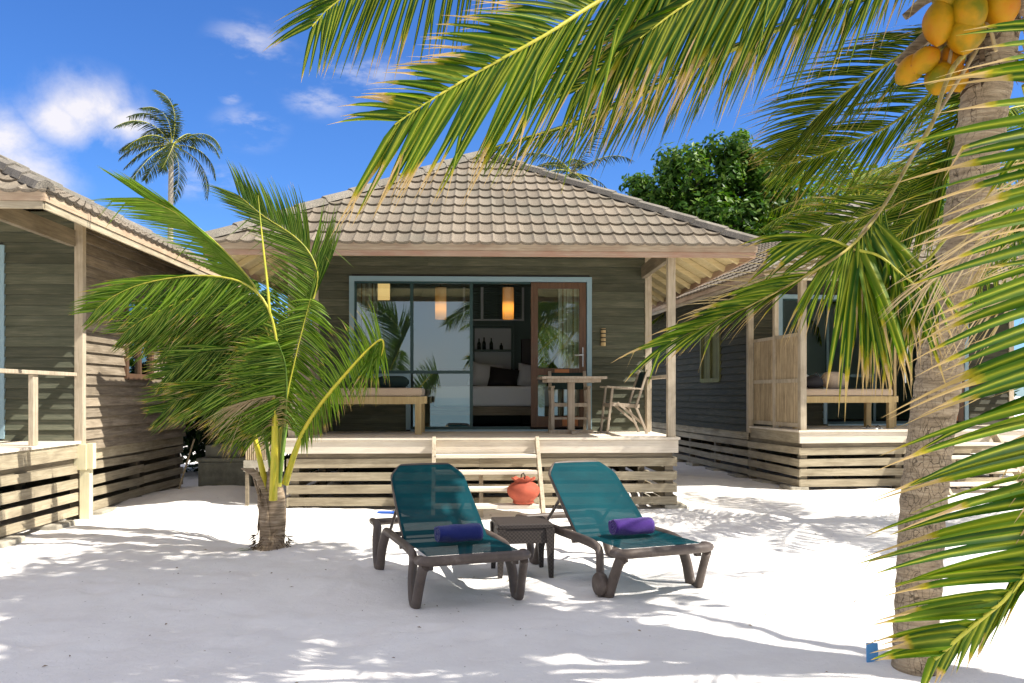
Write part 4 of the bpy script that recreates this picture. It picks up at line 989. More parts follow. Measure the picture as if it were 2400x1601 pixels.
def coconut(px, py, Y, h, wdt, ax, ay=0):
    p = at(px, py, Y); h *= 1.03; wdt *= 1.03; q = MB(); prof = []
    for i in range(15):
        u = i/14; r = math.sin(math.pi*u**.92)**.72*wdt/2; prof.append((max(r,.001), h*(.5-u)))
    q.lathe(prof, 24)
    for v in q.v:
        a = math.atan2(v.y, v.x); f = 1+.06*math.cos(3*a); v.x *= f; v.y *= f
    Rm = Matrix.Rotation(ax, 3, 'Y') @ Matrix.Rotation(ay, 3, 'X')
    q.v = [Rm @ v+p for v in q.v]; q.shift(base); q.build('coconut', M['coconut'], FG)
for a in ((2203,52,4.02,.235,.155,.12),(2270,28,3.96,.25,.16,-.08),(2263,80,4.0,.20,.17,.1),(2345,15,3.98,.22,.165,-.15),(2225,-12,4.0,.2,.15,.3),(2370,-30,4.05,.2,.15,-.2),
          (2132,163,4.12,.19,.12,.7),(2165,142,4.08,.18,.12,1.0),(2228,145,4.12,.17,.12,-.2),(2205,185,4.1,.17,.15,.4),(2240,182,4.16,.15,.12,-.3)):
    coconut(*a)
q = MB()
for a, b in (((2330,60,4.1),(2215,0,4.0)),((2310,95,4.15),(2180,130,4.1)),((2250,100,4.1),(2220,165,4.05)),((2300,60,4.0),(2335,120,3.95))):
    A_, B_ = at(*a), at(*b); q.tube(spline([A_, (A_+B_)/2+Vector((0,0,.06)), B_], 8), .009, 6)
q.shift(base); q.build('fruit_stalk', M['dryrachis'], FG)
kw = dict(parent=FG, mat_=M['palm'], rmat=M['rachis'], org=base)
random.seed(31)
# the big frond across the top (comes towards the camera)
frond('frond', A3([(2340,-60,4.15),(2180,-190,3.9),(1980,-235,3.6),(1750,-170,3.3),(1560,-75,3.1),(1408,0,3.0),(1280,81,2.9),(1132,162,2.85),(1004,238,2.8),(925,292,2.78)]),
      side=(lambda t: Vector((-.75,-.15,.30)), lambda t: Vector((-.50,0,-.86))), L=.72, t0=.16, n=136, wl=0.029, r0=.026, r1=.003, fwd=(.15,.75), droop=.05, wind=(-.02,0,0),
      dry=(.55,1.05), g=(.1,.9), segs=7, twist=.5, jitter=.10, drytip=.22, row=(.60,1.08), lprof=lambda t: .62+.48*math.sin(math.pi*min(1,t*1.0+.12))**.7 if t < .85 else .70-.9*(t-.85), **kw)
# second row just behind: fuller mass
frond('frond', A3([(2340,-60,4.15),(2150,-140,4.1),(1950,-150,4.0),(1780,-90,3.9),(1640,-20,3.85),(1520,60,3.8),(1430,140,3.78),(1350,215,3.75)]),
      side=(lambda t: Vector((-.7,0,-.2)), lambda t: Vector((-.45,.1,-.9))), L=.72, t0=.2, n=78, wl=0.026, r0=.022, fwd=(.15,.6), droop=.06, dry=(.45,.95), g=(0,.6), segs=7, twist=.5, **kw)
frond('frond', A3([(2340,-70,4.1),(2220,-170,3.7),(2030,-165,3.4),(1870,-110,3.25),(1720,-55,3.15),(1600,15,3.1),(1500,90,3.08)]),
      side=(lambda t: Vector((-.75,.1,-.3)), lambda t: Vector((-.52,.05,-.86))), L=.70, t0=.22, n=72, wl=.034, r0=.022, fwd=(.1,.6), droop=.05, dry=(.55,1.05), g=(0,.6), segs=7, twist=.5, jitter=.10, drytip=.2, **kw)
# frond at top left, rachis above the picture, tip dipping in
frond('frond', A3([(2340,-80,4.2),(2050,-330,4.2),(1650,-420,4.15),(1280,-290,4.05),(1000,-100,3.95),(860,-40,3.92),(775,15,3.9),(732,62,3.88)]),
      side=(lambda t: Vector((-.75,0,-.25)), lambda t: Vector((-.14,.05,-1))), L=.70, t0=.35, n=102, wl=0.023, r0=.02, fwd=(.15,.9), droop=.06, dry=(.6,1.1), g=(0,.5), segs=6, twist=.5, jitter=.07, **kw)
# darker frond behind whose tip hangs over the roof apex
frond('frond', A3([(2330,-20,4.4),(2100,-20,4.8),(1850,60,5.1),(1650,150,5.25),(1480,235,5.3),(1340,290,5.3),(1220,325,5.3),(1160,345,5.3)]),
      side=(lambda t: Vector((-.6,.3,-.1)), lambda t: Vector((-.40,0,-.9))), L=.56, t0=.2, n=102, wl=0.018, r0=.02, fwd=(.2,1.0), droop=.05, dry=(.75,1.2), g=(0,.35), drytip=.1, segs=6, twist=.6, **kw)
# fronds filling the space left of the trunk top
frond('frond', A3([(2320,40,4.45),(2180,90,4.8),(2050,170,5.0),(1930,260,5.1),(1850,350,5.15)]), side=(lambda t: Vector((-.9,.2,.15)), lambda t: Vector((-.6,0,-.75))), L=.62, t0=.1, n=78, wl=0.017, r0=.018,
      fwd=(.1,.9), droop=.09, dry=(.5,1.0), g=(0,.4), segs=7, twist=.6, wind=(-.06,0,0), **kw)
frond('frond', A3([(2320,60,4.5),(2200,200,5.0),(2090,290,5.2),(1960,350,5.3),(1830,390,5.3)]), side=(lambda t: Vector((-.8,.1,.3)), lambda t: Vector((-.5,0,-.8))), L=.60, t0=.1, n=78, wl=0.018, r0=.018,
      fwd=(.3,.9), droop=.10, dry=(.5,1.1), g=(.1,.7), segs=7, twist=.7, wind=(-.06,0,0), **kw)
# hanging old frond: yellow petiole, dry middle, broad leaflets at the end
f5 = frond('frond', A3([(2300,90,4.15),(2240,150,4.0),(2212,207,3.95),(2185,291,3.9),(2148,350,3.85),(2074,478,3.7),(1998,574,3.6),(1900,640,3.55),(1760,715,3.5),(1573,800,3.45)]),
      side=(lambda t: Vector((-.55,-.1,-.9)) if t < .7 else Vector((-.6,0,-.35)), lambda t: Vector((.25,.1,-.95)) if t < .7 else Vector((-.5,.1,.3))), L=.46, t0=.50, n=41, wl=0.024, r0=.016, r1=.002, fwd=(.5,2.8), droop=.08,
      dry=(.45,.95), g=(.3,1), segs=7, twist=.6, parent=FG, mat_=M['palm'], rmat=M['oldrachis'], org=base, lprof=lambda t: 1.0-.35*t)
frond('frond', A3([(2300,100,4.15),(2150,345,3.85),(2080,470,3.72),(2020,545,3.64),(2000,590,3.62)]),
      side=(lambda t: Vector((-.18,-.1,-1)), lambda t: Vector((.30,-.1,-.95))), L=.74, t0=.84, n=20, wl=0.048, r0=.012, r1=.006, fwd=(-.1,.6), droop=.10,
      dry=(.6,.85), g=(.3,1), segs=7, twist=.5, parent=FG, mat_=M['palm'], rmat=M['dryrachis'], org=base, lprof=lambda t: 1.0, jitter=.28)
frond('dry_frond', A3([(2010,572,3.66),(1900,620,3.64),(1780,690,3.62),(1680,740,3.6)]), side=(lambda t: Vector((-.8,0,.35)), lambda t: Vector((-.9,0,-.1))), L=.34, t0=.05, n=16, wl=.014, r0=.006, fwd=(.6,1.4), droop=.03, alldry=True, segs=6, parent=FG, mat_=M['drypalm'], rmat=M['dryrachis'], org=base)
frond('frond', A3([(2000,585,3.62),(1940,560,3.6),(1850,560,3.6)]), side=(lambda t: Vector((-.9,0,.1)), lambda t: Vector((-.7,0,-.35))), L=.40, t0=.0, n=10, wl=0.030, r0=.007, fwd=(.4,.8), droop=.09, dry=(.5,.9), g=(.3,.9), **{k: v for k, v in kw.items()})
frond('frond', A3([(2000,585,3.62),(2060,600,3.6),(2120,650,3.6),(2165,690,3.62),(2180,760,3.64)]), side=(lambda t: Vector((.2,0,-1)), lambda t: Vector((-.25,0,-1))), L=.36, t0=.3, n=9, wl=0.034, r0=.007, fwd=(.2,.3), droop=.12, dry=(.4,.8), g=(.3,.9), **kw)
frond('frond', A3([(2215,560,3.75),(2170,612,3.72),(2110,640,3.7),(2040,650,3.68),(1985,668,3.66)]), side=(lambda t: Vector((-.22,0,-1)), lambda t: Vector((.12,.1,-1))), L=.56, t0=.15, n=12, wl=.040, r0=.009, fwd=(.0,.4), droop=.10, dry=(.4,.85), g=(.1,.9), segs=7, twist=.7, jitter=.22, **kw)
# green frond between, hanging close to the trunk on its left, leaflets over the right roof
frond('frond', A3([(2310,70,4.35),(2250,280,4.5),(2215,420,4.6),(2140,520,4.65),(2040,600,4.7)]), side=(lambda t: Vector((-.9,0,-.05)), lambda t: Vector((-.25,.2,-1))), L=.46, t0=.15, n=73, wl=0.020, r0=.014,
      fwd=(.25,.7), droop=.06, dry=(.6,1.1), g=(.1,.8), segs=6, **kw)
frond('frond', A3([(2320,50,4.5),(2290,300,4.9),(2200,430,5.1),(2050,500,5.2),(1880,545,5.2)]), side=(lambda t: Vector((-.9,0,.25)), lambda t: Vector((-.6,.2,-.7))), L=.50, t0=.3, n=73, wl=0.020, r0=.014,
      fwd=(.3,.8), droop=.05, dry=(.6,1.1), g=(.1,.8), segs=6, wind=(-.04,0,0), **kw)
# dry fronds drooping across the trunk
kd = dict(parent=FG, mat_=M['drypalm'], rmat=M['dryrachis'], org=base)
frond('dry_frond', A3([(2400,100,3.9),(2450,300,3.6),(2400,480,3.5),(2320,560,3.5),(2230,610,3.5),(2170,660,3.5)]), side=(lambda t: Vector((-.8,0,-.5)), lambda t: Vector((-.55,0,-.85))), L=.62, t0=.35, n=31, wl=0.015, r0=.012,
      fwd=(.1,.6), droop=.05, alldry=True, segs=7, **kd)
frond('dry_frond', A3([(2400,60,4.0),(2470,350,3.6),(2440,620,3.5),(2330,720,3.5),(2240,760,3.5)]), side=(lambda t: Vector((-.9,0,-.35)), lambda t: Vector((-.6,0,-.75))), L=.50, t0=.4, n=24, wl=0.014, r0=.012,
      fwd=(.1,.6), droop=.05, alldry=True, segs=7, **kd)
# fronds on the far right side of the crown (partly out of frame), they shade the sand
frond('frond', A3([(2345,-60,4.3),(2500,-300,4.6),(2750,-380,5.0),(3000,-250,5.4),(3150,-50,5.7)]), side=(lambda t: Vector((0,.9,-.4)), lambda t: Vector((-.3,-.8,-.5))), L=.7, n=78, wl=0.026, droop=.1, **kw)
frond('frond', A3([(2345,-60,4.3),(2480,-350,3.9),(2700,-500,3.3),(3100,-600,2.7),(3600,-300,2.3)]), side=(lambda t: Vector((.3,.9,-.4)), lambda t: Vector((-.7,-.3,-.5))), L=.7, n=78, wl=0.026, droop=.1, **kw)
frond('frond', A3([(2345,-60,4.3),(2350,-500,4.2),(2100,-850,4.3),(1700,-950,4.5),(1250,-800,4.7)]), side=(lambda t: Vector((0,.9,-.5)), lambda t: Vector((-.1,-.9,-.5))), L=.75, n=85, wl=0.027, droop=.1, **kw)
frond('frond', A3([(2400,200,4.35),(2420,300,4.5),(2405,420,4.6),(2380,520,4.65)]), side=(lambda t: Vector((-.1,0,-1)), lambda t: Vector((.6,0,-.7))), L=.45, n=36, wl=0.020, droop=.06, **kw)

# ---- near palm standing right of the frame: its frond fills the right edge
NB = Vector((3.3, 1.3, 0))
NP = thing('near_coconut_palm', 'nearest coconut palm with broad bright fronds hanging along the right edge of the photo', 'palm tree', NB)
q = MB(); tp = spline([NB, (3.25,1.3,1), (3.1,1.35,2.2), (3.0,1.4,3.3)], 60); q.tube(tp, [.16-.04*i/59 for i in range(60)], 24, jit=.04); q.shift(NB); q.build('trunk', M['bark'], NP)
random.seed(77)
kn = dict(parent=NP, mat_=M['palm'], rmat=M['rachis'], org=NB)
def nearside(t): return Vector((-1, .05, -.04-.12*t))
frond('frond', [Vector((3.0,1.4,3.2)), Vector((2.3,1.55,3.2)), at(2800,-250,1.75), at(2600,150,1.7), at(2570,420,1.68), at(2575,700,1.66), at(2560,950,1.65), at(2500,1180,1.65), at(2410,1345,1.64), at(2303,1449,1.63), at(2234,1502,1.62), at(2190,1545,1.62)],
      side=(nearside, lambda t: Vector((.75,0,-.75)) if t < .80 else Vector((-.5,0,-.8))), L=.42, t0=.60, n=60, wl=0.027, r0=.024, r1=.004, fwd=(.02,.45), droop=.03, dry=(.50,.95), g=(.25,1), segs=9, twist=.45, jitter=.06, row=(1,.6),
      lprof=lambda t: (.86+.14*math.sin(math.pi*t))*(1 if t < .74 else 1-2.3*(t-.74)), **kn)
frond('frond', [Vector((3.0,1.4,3.2)), Vector((2.6,1.9,3.2)), at(2800,100,2.2), at(2680,380,2.15), at(2620,620,2.1), at(2610,850,2.1), at(2590,1050,2.1), at(2560,1200,2.1)],
      side=(lambda t: Vector((-1,0,-.12)), lambda t: Vector((.8,0,-.6))), L=.44, t0=.60, n=36, wl=0.026, r0=.02, fwd=(.0,.3), droop=.03, dry=(.40,.8), g=(.1,.7), segs=8, twist=.45, jitter=.07, **kn)
for k in range(7):
    a = R(-60+k*38); d = Vector((math.cos(a), math.sin(a), 0)); c = Vector((3.0,1.4,3.3))
    if d.x < -.5 and d.y > .2: continue
    pts = [c, c+d*.7+Vector((0,0,.7)), c+d*1.6+Vector((0,0,.85)), c+d*2.4+Vector((0,0,.5)), c+d*2.9+Vector((0,0,-.1))]
    sd_ = Vector((-d.y, d.x, -.4)); frond('frond', pts, side=(sd_, Vector((d.y,-d.x,-.4))), L=.7, n=61, wl=0.030, droop=.1, segs=5, **kn)

# ---- young palm in front of the main bungalow
random.seed(55)
YB_ = Vector((-2.20, 7.69, 0)); yo = YB_
YP = thing('young_coconut_palm', 'young windblown coconut palm with yellow stems before the main bungalow', 'palm tree', YB_)
q = MB(); zz = [-.05,.0,.06,.14,.24,.34,.44,.52,.60,.68]; rd = [.17,.14,.112,.110,.115,.122,.125,.118,.10,.07]
pts = [at(636,1290,7.69)+Vector((0,0,0))]*1
cx = at(636,1285,7.69).x
q.tube([(cx+.012*math.sin(z*6), 7.69, z) for z in zz], rd, 40, 1.0, jit=.10); q.shift(yo); q.build('trunk', M['husk'], YP)
q = MB()
for (a0, z0, h_, wd, out, lean) in ((2.9,.18,.42,.13,.05,.10),(4.4,.10,.40,.16,.03,.02),(5.6,.20,.55,.13,.04,-.08),(3.6,.40,.35,.12,.06,.05),(1.5,.2,.5,.15,.04,.0),(.2,.30,.50,.12,.05,-.12),(5.0,.42,.34,.11,.03,.0)):
    vs = []
    for j in range(9):
        v = j/8
        for i in range(7):
            u = i/6*2-1; aa = a0+u*.55*(1-.75*v**1.5); r_ = .122+out*v**2+.012*noise.noise(Vector((u*3,v*4,a0)))
            zz_ = z0+h_*v-.05*abs(u)*(1-v)
            vs.append((cx+math.cos(aa)*r_+lean*v*v, 7.69+math.sin(aa)*r_, zz_))
    q.add(vs, [(j*7+i, j*7+i+1, (j+1)*7+i+1, (j+1)*7+i) for j in range(8) for i in range(6)], True)
q.tube(A3([(625,1165,7.55),(605,1120,7.5),(590,1104,7.5),(565,1098,7.5)]), [.02,.03,.035,.006], 8, .35)
q.tube(A3([(615,1190,7.55),(600,1140,7.52),(593,1115,7.52)]), [.012,.010,.006], 6)
q.shift(yo); so2 = q.build('leaf_sheath', M['husk'], YP); md = so2.modifiers.new('thickness', 'SOLIDIFY'); md.thickness = .008
q = MB(); random.seed(9)
for k in range(120):
    a = random.uniform(0, 6.28); p = Vector((cx+math.cos(a)*.15, 7.69+math.sin(a)*.15, random.uniform(.0,.14))); d = Vector((math.cos(a), math.sin(a), random.uniform(-1,.1))).normalized()
    q.tube([p, p+d*random.uniform(.03,.07)], [.005,.002], 4, cap=False)
q.shift(yo); q.build('roots', M['fiber'], YP)
ky = dict(parent=YP, mat_=M['palmyoung'], org=yo)
def stemtube(pts, r0, r1, m, name='petiole'):
    q = MB(); sp_ = spline(A3(pts), 16); q.tube(sp_, [r0+(r1-r0)*i/15 for i in range(16)], 12, .75); q.shift(yo); q.build(name, M[m], YP)
stemtube([(640,1172,7.45),(643,1080,7.42),(644,1000,7.42),(643,930,7.42)], .048, .030, 'petiole')
stemtube([(628,1160,7.60),(612,1090,7.6),(598,1030,7.6),(590,1000,7.6)], .040, .026, 'petiole')
stemtube([(650,1150,7.65),(655,1080,7.7),(656,1000,7.75),(655,930,7.8)], .038, .022, 'petiole')
random.seed(64)
ry = M['rachis']
# A: upper left fan
frond('frond', A3([(652,1140,7.7),(650,950,7.75),(640,800,7.8),(612,700,7.85),(565,630,7.85),(479,544,7.9),(400,492,7.9),(340,465,7.9)]), rmat=ry, side=(lambda t: Vector((-.9,0,.75)), lambda t: Vector((-.95,0,-.15))), L=.70, t0=.56, n=73, wl=0.023, r0=.026, r1=.004,
      fwd=(1.2,1.5), droop=.02, dry=(.85,1.2), g=(.75,1), segs=6, twist=.4, jitter=.05, lprof=lambda t: .8+.2*math.sin(math.pi*t), **ky)
# B: long arching mid-left frond
frond('frond', A3([(650,1140,7.6),(652,980,7.5),(650,820,7.45),(628,721,7.4),(582,670,7.4),(524,650,7.4),(438,647,7.4),(335,665,7.4),(265,695,7.4),(222,728,7.4)]), rmat=ry,
      side=(lambda t: Vector((-.55,0,-.9)), lambda t: Vector((-.9,.1,-.05))), L=.62, t0=.46, n=102, wl=0.027, r0=.026, r1=.003, fwd=(.05,.8), droop=.05, wind=(-.10,0,0), dry=(.7,1.15), g=(.25,.95), segs=7, twist=.7, jitter=.17, **ky)
frond('frond', A3([(650,1140,7.7),(652,980,7.75),(645,840,7.8),(610,745,7.85),(540,700,7.9),(450,700,7.9),(350,740,7.9),(290,780,7.9)]), rmat=ry,
      side=(lambda t: Vector((-.5,0,-.9)), lambda t: Vector((-.9,.1,.1))), L=.62, t0=.46, n=97, wl=0.026, r0=.024, fwd=(.05,.8), droop=.05, wind=(-.12,0,0), dry=(.7,1.15), g=(0,.5), segs=7, **ky)
# C: upper right frond
frond('frond', A3([(655,1140,7.7),(665,950,7.7),(685,820,7.75),(712,750,7.75),(738,690,7.75),(745,640,7.75),(724,590,7.75),(685,550,7.75),(616,505,7.75),(560,458,7.75)]), rmat=ry,
      side=(lambda t: Vector((-1,0,.42)), lambda t: Vector((-.1,.0,1.0)) if t > .72 else Vector((.35,0,.9))), L=.66, t0=.42, n=102, wl=0.023, r0=.024, r1=.003, fwd=(.15,.8), droop=.0, wind=(-.05,0,.0), dry=(.85,1.2), g=(.1,.7), segs=6, twist=.4, jitter=.06,
      lprof=lambda t: .9 if t < .55 else .9-.7*(t-.55), **ky)
# right margin tufts of C that hang down
frond('frond', A3([(655,1140,7.65),(668,960,7.6),(690,850,7.6),(712,760,7.6),(728,700,7.6)]), rmat=ry, side=(lambda t: Vector((-.7,0,-.7)), lambda t: Vector((.35,0,-.95))), L=.5, t0=.35, n=73, wl=0.026, r0=.024, fwd=(.1,.4), droop=.09, dry=(.8,1.2), g=(.2,.9), segs=6, **ky)
# D: spear
q = MB(); s_ = spline(A3([(633,735,7.35),(626,660,7.35),(615,560,7.35),(605,457,7.35)]), 14); q.tube(s_, [.018,.021,.021,.02,.019,.018,.017,.016,.014,.012,.010,.008,.005,.002], 8, .5); q.shift(yo); q.build('spear_leaf', M['rachis'], YP)
# E: right frond bent over at its end
frond('frond', A3([(668,1135,7.5),(690,1065,7.45),(714,1008,7.4),(754,945,7.35),(811,876,7.3),(860,822,7.28),(892,797,7.27),(898,800,7.27)]), rmat=M['petiole'],
      side=(lambda t: Vector((-.45,0,1.0)) if t > .6 else Vector((-.8,0,.7)), lambda t: Vector((-.15,-.1,-1))), L=.40, t0=.30, n=73, wl=0.023, r0=.036, r1=.008, fwd=(.1,.2), droop=.10, dry=(.6,1.1), g=(.3,1), segs=8, twist=.6, jitter=.12,
      lprof=lambda t: .6+.4*t, **ky)
frond('frond', A3([(860,822,7.28),(885,800,7.26),(896,797,7.25),(899,812,7.25),(893,835,7.25)]), rmat=M['petiole'], side=(lambda t: Vector((-.4,0,-.9)), lambda t: Vector((-.55,0,-.8))), L=.62, t0=.1, n=14, wl=0.023, r0=.010, r1=.006, fwd=(.0,.3), droop=.08, dry=(.55,1.0), g=(.4,1), segs=8, **ky)
# F: several low left fronds sweeping down
for i, (pp, gg) in enumerate((
    ([(650,1130,7.65),(650,1000,7.7),(640,900,7.75),(600,835,7.8),(540,815,7.85),(460,835,7.9),(390,880,7.9)], (0,.5)),
    ([(645,1130,7.75),(640,1010,7.85),(622,930,7.95),(575,885,8.0),(510,880,8.05),(440,915,8.05),(385,965,8.05)], (.0,.6)),
    ([(640,1130,7.8),(620,1020,7.9),(600,950,7.95),(560,905,7.7),(500,900,7.75),(440,935,7.8)], (0,.5)),
    ([(640,1130,7.8),(640,980,8.1),(620,860,8.3),(560,790,8.4),(470,780,8.5),(390,820,8.5)], (0,.35)),
    ([(650,1130,7.8),(660,950,8.1),(655,820,8.3),(630,740,8.35),(560,740,8.4),(480,770,8.4)], (0,.4)),
    ([(648,1130,7.75),(642,990,7.8),(622,880,7.85),(565,790,7.9),(490,750,7.95),(400,755,7.95),(320,800,7.95)], (.1,.8)),
    ([(648,1130,7.9),(650,960,8.2),(630,840,8.4),(580,800,8.5),(500,850,8.6),(450,920,8.6)], (0,.4)),
    ([(655,1130,7.8),(672,1000,8.0),(690,900,8.1),(700,850,8.15)], (0,.5)),
    ([(655,1130,7.6),(665,1010,7.5),(672,920,7.4),(668,850,7.35),(650,800,7.3)], (.1,.9)))):
    frond('frond', A3(pp), rmat=M['rachisgreen'], side=(lambda t: Vector((-.55,0,-.85)), lambda t: Vector((-.85,.15,.0))), L=.62, t0=.42, n=92, wl=0.026, r0=.024, fwd=(.05,.8), droop=.05, wind=(-.14,0,0), jitter=.24, dry=(.7,1.15), g=gg, segs=6, twist=.6, **ky)
frond('frond', A3([(600,1030,7.55),(585,985,7.5),(560,960,7.5),(520,955,7.5)]), rmat=ry, side=(lambda t: Vector((-.3,0,-1)), lambda t: Vector((-.7,0,-.5))), L=.42, t0=.05, n=48, wl=0.023, r0=.014, fwd=(.1,.5), droop=.08, dry=(.6,1.0), g=(.1,.8), **ky)
# G: dry tan leaflets of the cut frond and the yellow ones
frond('dry_frond', A3([(643,932,7.40),(641,928,7.38),(600,935,7.35),(560,945,7.35)]), rmat=M['dryrachis'], side=(lambda t: Vector((-.9,0,-.25)), lambda t: Vector((-.85,0,-.5))), L=.62, t0=0, n=17, wl=0.015, r0=.012, fwd=(.3,.5), droop=.07, alldry=True, segs=7, parent=YP, mat_=M['drypalm'], org=yo)
frond('frond', A3([(645,1000,7.38),(644,965,7.38),(643,932,7.38)]), rmat=M['petiole'], side=(lambda t: Vector((.75,0,.55)), lambda t: Vector((-.9,0,.2))), L=.26, t0=0, n=17, wl=0.012, r0=.02, fwd=(.1,.3), droop=.30, dry=(-.2,.1), g=(.8,1), segs=8, **ky)
q = MB(); q.add([(-.12,-.02,.01),(-.03,-.03,.03),(.08,0,.012),(-.02,.03,.02)], [(0,1,3),(1,2,3)]); q.col = [(0,.9,0,1)]*4; q.add([(-.06,-.05,.01),(.0,-.06,.02),(.04,-.03,.01)], [(0,1,2)]); q.col += [(0,.6,0,1)]*3
o = q.build('fallen_leaf', M['palmyoung']); o.location = (-2.42, 7.60, gh(-2.42,7.6)+.005); tag(o, 'small green fallen leaf at the foot of the young palm', 'leaf')

q = MB(); random.seed(12)
for k in range(150):
    x = random.uniform(-3.5, 4.5); yy = random.uniform(3.9, 10); a = random.uniform(0, 6.28); l_ = random.uniform(.006,.022); w_ = l_*random.uniform(.1,.3); z = gh(x, yy)+.006
    c_ = Vector((math.cos(a), math.sin(a), 0)); n_ = Vector((-c_.y, c_.x, 0)); p = Vector((x, yy, z)); q.add([p-c_*l_, p+n_*w_+Vector((0,0,.006)), p+c_*l_, p-n_*w_], [(0,1,2),(0,2,3)])
o = q.build('leaf_litter', M['husk']); o['kind'] = 'stuff'; o['label'] = 'scattered dry leaf scraps on the white sand'; o['category'] = 'leaf litter'
# ---- generic palms (radial crowns)
def palm(name, label, b, top, lean, R_, nf, L=.5, n=30, wl=.03, trunk_r=.14, mat_='palm', wind=(0,0,0), seed=1, bark_='bark', segs=4, elev=(-.6,1.2), bend=.9, mid=()):
    random.seed(seed); b = Vector(b); t = thing(name, label, 'palm tree', b)
    c = b+Vector((lean[0], lean[1], top)); sp_ = spline([b-Vector((0,0,.2)), b+Vector((lean[0]*.25,lean[1]*.25,top*.4)), b+Vector((lean[0]*.65,lean[1]*.65,top*.75)), c], 50)
    q = MB(); q.tube(sp_, [trunk_r*(1.25-.5*i/49) for i in range(50)], 16, jit=.04); q.shift(b); q.build('trunk', M[bark_], t)
    for k in range(nf):
        a = 2*math.pi*k/nf*1.0+random.uniform(-.25,.25)+k*2.4*0; el = random.uniform(*elev) if not mid else mid[k % len(mid)]
        d = Vector((math.cos(a), math.sin(a), 0)); Rf = R_*random.uniform(.85,1.1); wv = Vector(wind)
        pts = [c+Vector((0,0,-.1))]; dirv = (d*math.cos(el)+Vector((0,0,math.sin(el)))).normalized(); p = pts[0].copy()
        for j in range(6):
            p = p+dirv*Rf/6; pts.append(p.copy()); dirv = (dirv+Vector((0,0,-.16*bend*(1+j*.25)))+wv*.12*(1+j*.3)).normalized()
        sd_ = Vector((-d.y, d.x, 0))
        frond('frond', pts, t, M[mat_], M['rachis'], (lambda tt, s=sd_: s+Vector((0,0,-.45)), lambda tt, s=sd_: -s+Vector((0,0,-.45))), L, .12, n, wl, .03*R_/3, .004, (.3,1.0), .10, Vector(wind)*.07, (.8,1.2), (.1,.9), segs=segs, nr=16, org=b)
    return t, c
# far palm above the roofs
dp, dc = palm('distant_palm', 'tall thin coconut palm far behind, against the sky between the bungalows', (-17.3, 42, 0), 14.1, (.1,0), 3.1, 20, .75, 44, .055, .15, 'palmfar', (-.9,0,0), 4, 'barkfar', 4, mid=(1.3,.5,.15,-.2,.8,-.45,.25,1.0,-.05), bend=1.3)
palm('distant_palm', 'far palm crown peeking over the right slope of the main roof near its apex', (2.5, 30, 0), 9.5, (-.3,0), 2.3, 16, .5, 30, .045, .18, 'palmfar', (-.8,0,0), 12, 'barkfar', 4)
palm('side_coconut_palm', 'coconut palm standing just outside the right edge beyond the leaning palm', (6.5, 8.7, 0), 3.5, (-.35,-.1), 2.6, 23, .62, 50, .03, .15, 'palm', (-.75,0,0), 21, 'bark', 5, mid=(.7,.15,-.2,1.0,.4))
palm('coconut_palm', 'coconut palm rising behind the right bungalow', (9.5, 21.5, 0), 6.4, (-.5,0), 3.0, 18, .65, 36, .045, .17, 'palm', (-.8,0,0), 33, 'bark', 4)
palm('coconut_palm', 'low palm with arched fronds between the main and the right roof', (5.6, 18.5, 0), 3.9, (-.2,0), 2.4, 16, .55, 34, .04, .16, 'palm', (-.8,0,0), 35, 'bark', 4)
palm('beach_palm', 'coconut palm on the shore behind the photographer, mirrored in the glass door', (1.6, -4.5, 0), 4.0, (.2,0), 2.5, 18, .6, 34, .045, .16, 'palm', (-.5,0,0), 44, 'bark', 4)

# ---- broadleaf trees
def tree(name, label, b, blobs, nl, ls, seed, group=None, trunk=True, matn='broad'):
    random.seed(seed); b = Vector(b); t = thing(name, label, 'tree', b, 0, group)
    tot = sum(r[3]**2 for r in blobs)
    clumps = []
    for (x, y, z, r) in blobs:
        for k in range(max(6, int(26*(r*r)/tot*len(blobs)))):
            v = Vector((random.gauss(0,1), random.gauss(0,1), random.gauss(0,1)*.8)).normalized()*r*random.uniform(.45,1.0)
            clumps.append((Vector((x, y, z))+v, r*random.uniform(.22,.42)))
    lf = MB(); lf.col = []
    for k in range(nl):
        c, r = random.choice(clumps); v = Vector((random.gauss(0,1), random.gauss(0,1), random.gauss(0,1))).normalized()
        p = c+v*r*random.uniform(.55,1.05); out = (v+Vector((0,0,.5))+Vector((random.uniform(-1,1),random.uniform(-1,1),random.uniform(-1,1)))*.8).normalized()
        a = out.cross(Vector((random.uniform(-1,1),random.uniform(-1,1),random.uniform(-1,1)))).normalized(); b_ = out.cross(a); s = ls*random.uniform(.6,1.25)
        lf.add([p-a*s*.5, p+b_*s*.26+out*s*.05, p+a*s*.6, p-b_*s*.26+out*s*.05], [(0,1,2),(0,2,3)]); g_ = min(1,max(0,random.gauss(.5,.25))); lf.col += [(0,g_,0,1)]*4
    if trunk:
        q = MB(); cc = Vector(blobs[0][:3]); q.tube(spline([b-Vector((0,0,.3)), b.lerp(Vector((cc.x,cc.y,b.z)),.2)+Vector((0,0,cc.z*.35)), cc], 16), [.3*blobs[0][3]/2.5*(1-.6*i/15) for i in range(16)], 12)
        for (c, r) in clumps[::3]:
            st = b.lerp(cc, random.uniform(.45,.8)); q.tube(spline([st, st.lerp(c,.5)+Vector((0,0,.15)), c], 7), [.07*(1-.12*i) for i in range(7)], 5, cap=False)
        q.shift(b); q.build('trunk', M['treebark'], t)
    lf.shift(b); lf.build('crown', M[matn], t)
    return t
gr = 'leafy trees behind the bungalows'
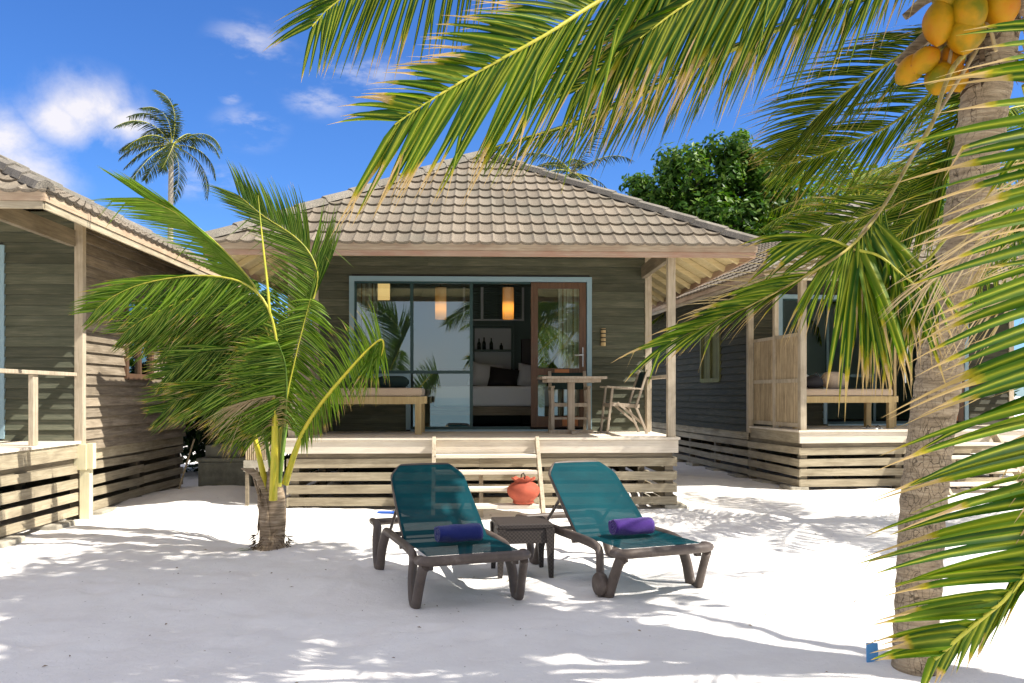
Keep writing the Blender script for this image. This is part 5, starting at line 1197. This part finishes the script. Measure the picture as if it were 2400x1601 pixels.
tree('broadleaf_tree', 'dense round green tree behind the right slope of the main roof', (6.0, 25, 0), ((4.0,25,7.0,1.1),(4.9,25,7.7,1.2),(6.3,25,8.2,1.4),(3.7,25,5.9,1.5),(4.4,25,6.4,1.1),(5.6,24.6,6.9,1.7),(7.3,25,7.4,1.7),(6.9,25,8.5,.9),(5.2,24.6,5.2,1.9),(7.4,24.4,5.4,2.2),(8.6,25,6.4,1.6),(3.6,25,4.6,1.5),(6.2,24.4,4.0,2.2)), 64000, .19, 3, gr)
tree('broadleaf_tree', 'dark tree mass behind the hanging fronds over the right bungalow', (12.0, 27, 0), ((10.8,27,6.6,2.3),(13.2,27,7.4,2.4),(16,27,6.2,2.6),(11,27,4.4,2.0)), 12000, .30, 5, gr)
tree('broadleaf_tree', 'small green tree top behind the gap between the left and main roofs', (-8.6, 21, 0), ((-8.7,21,4.1,1.0),(-7.6,21,3.9,1.1),(-6.7,21,3.6,.9),(-8.0,21,2.8,1.3),(-6.4,21,2.6,1.2)), 7000, .18, 8, gr)
tree('shrub', 'dark leafy shrub added to darken the gap behind the concrete box', (-5.2, 15.2, 0), ((-6.4,15.2,.8,1.1),(-5.4,15.4,1.0,1.2),(-4.3,15.2,.9,1.1),(-5.9,15.2,2.2,1.1),(-4.7,15.2,2.3,1.1),(-3.3,15.2,.9,1.0)), 16000, .17, 18, None, False, 'shrubleaf')  # shrub added so the bright gap between the bungalows reads dark
hb = [(x, 26+math.sin(x)*1.2, 1.5+.5*math.sin(x*1.3), 1.9) for x in range(-22, 24, 3)]
random.seed(2)
tr = tree('shrub_belt', 'x', (0, 26, 0), hb, 12000, .34, 9, None, False)
ch_ = tr.children[0]; ch_.parent = None; ch_.location = tr.location; bpy.data.objects.remove(tr); ch_.name = 'shrub_undergrowth'; ch_['kind'] = 'stuff'; ch_['label'] = 'dark undergrowth behind the bungalows'; ch_['category'] = 'undergrowth'
# tree outside the right edge whose crown shades the sand at left
tree('shade_tree', 'spreading leafy tree outside the right edge that shades the sand at lower left', (6.2, 2.6, 0), ((3.0,4.7,6.2,1.25),(2.2,5.3,6.0,1.1),(3.8,4.0,6.4,1.2),(2.8,3.7,6.1,1.1),(1.8,4.5,6.0,.9),(3.3,5.6,6.3,.9),(5.0,3.8,6.0,1.0)), 9500, .20, 15)
print('objects', len(bpy.data.objects))
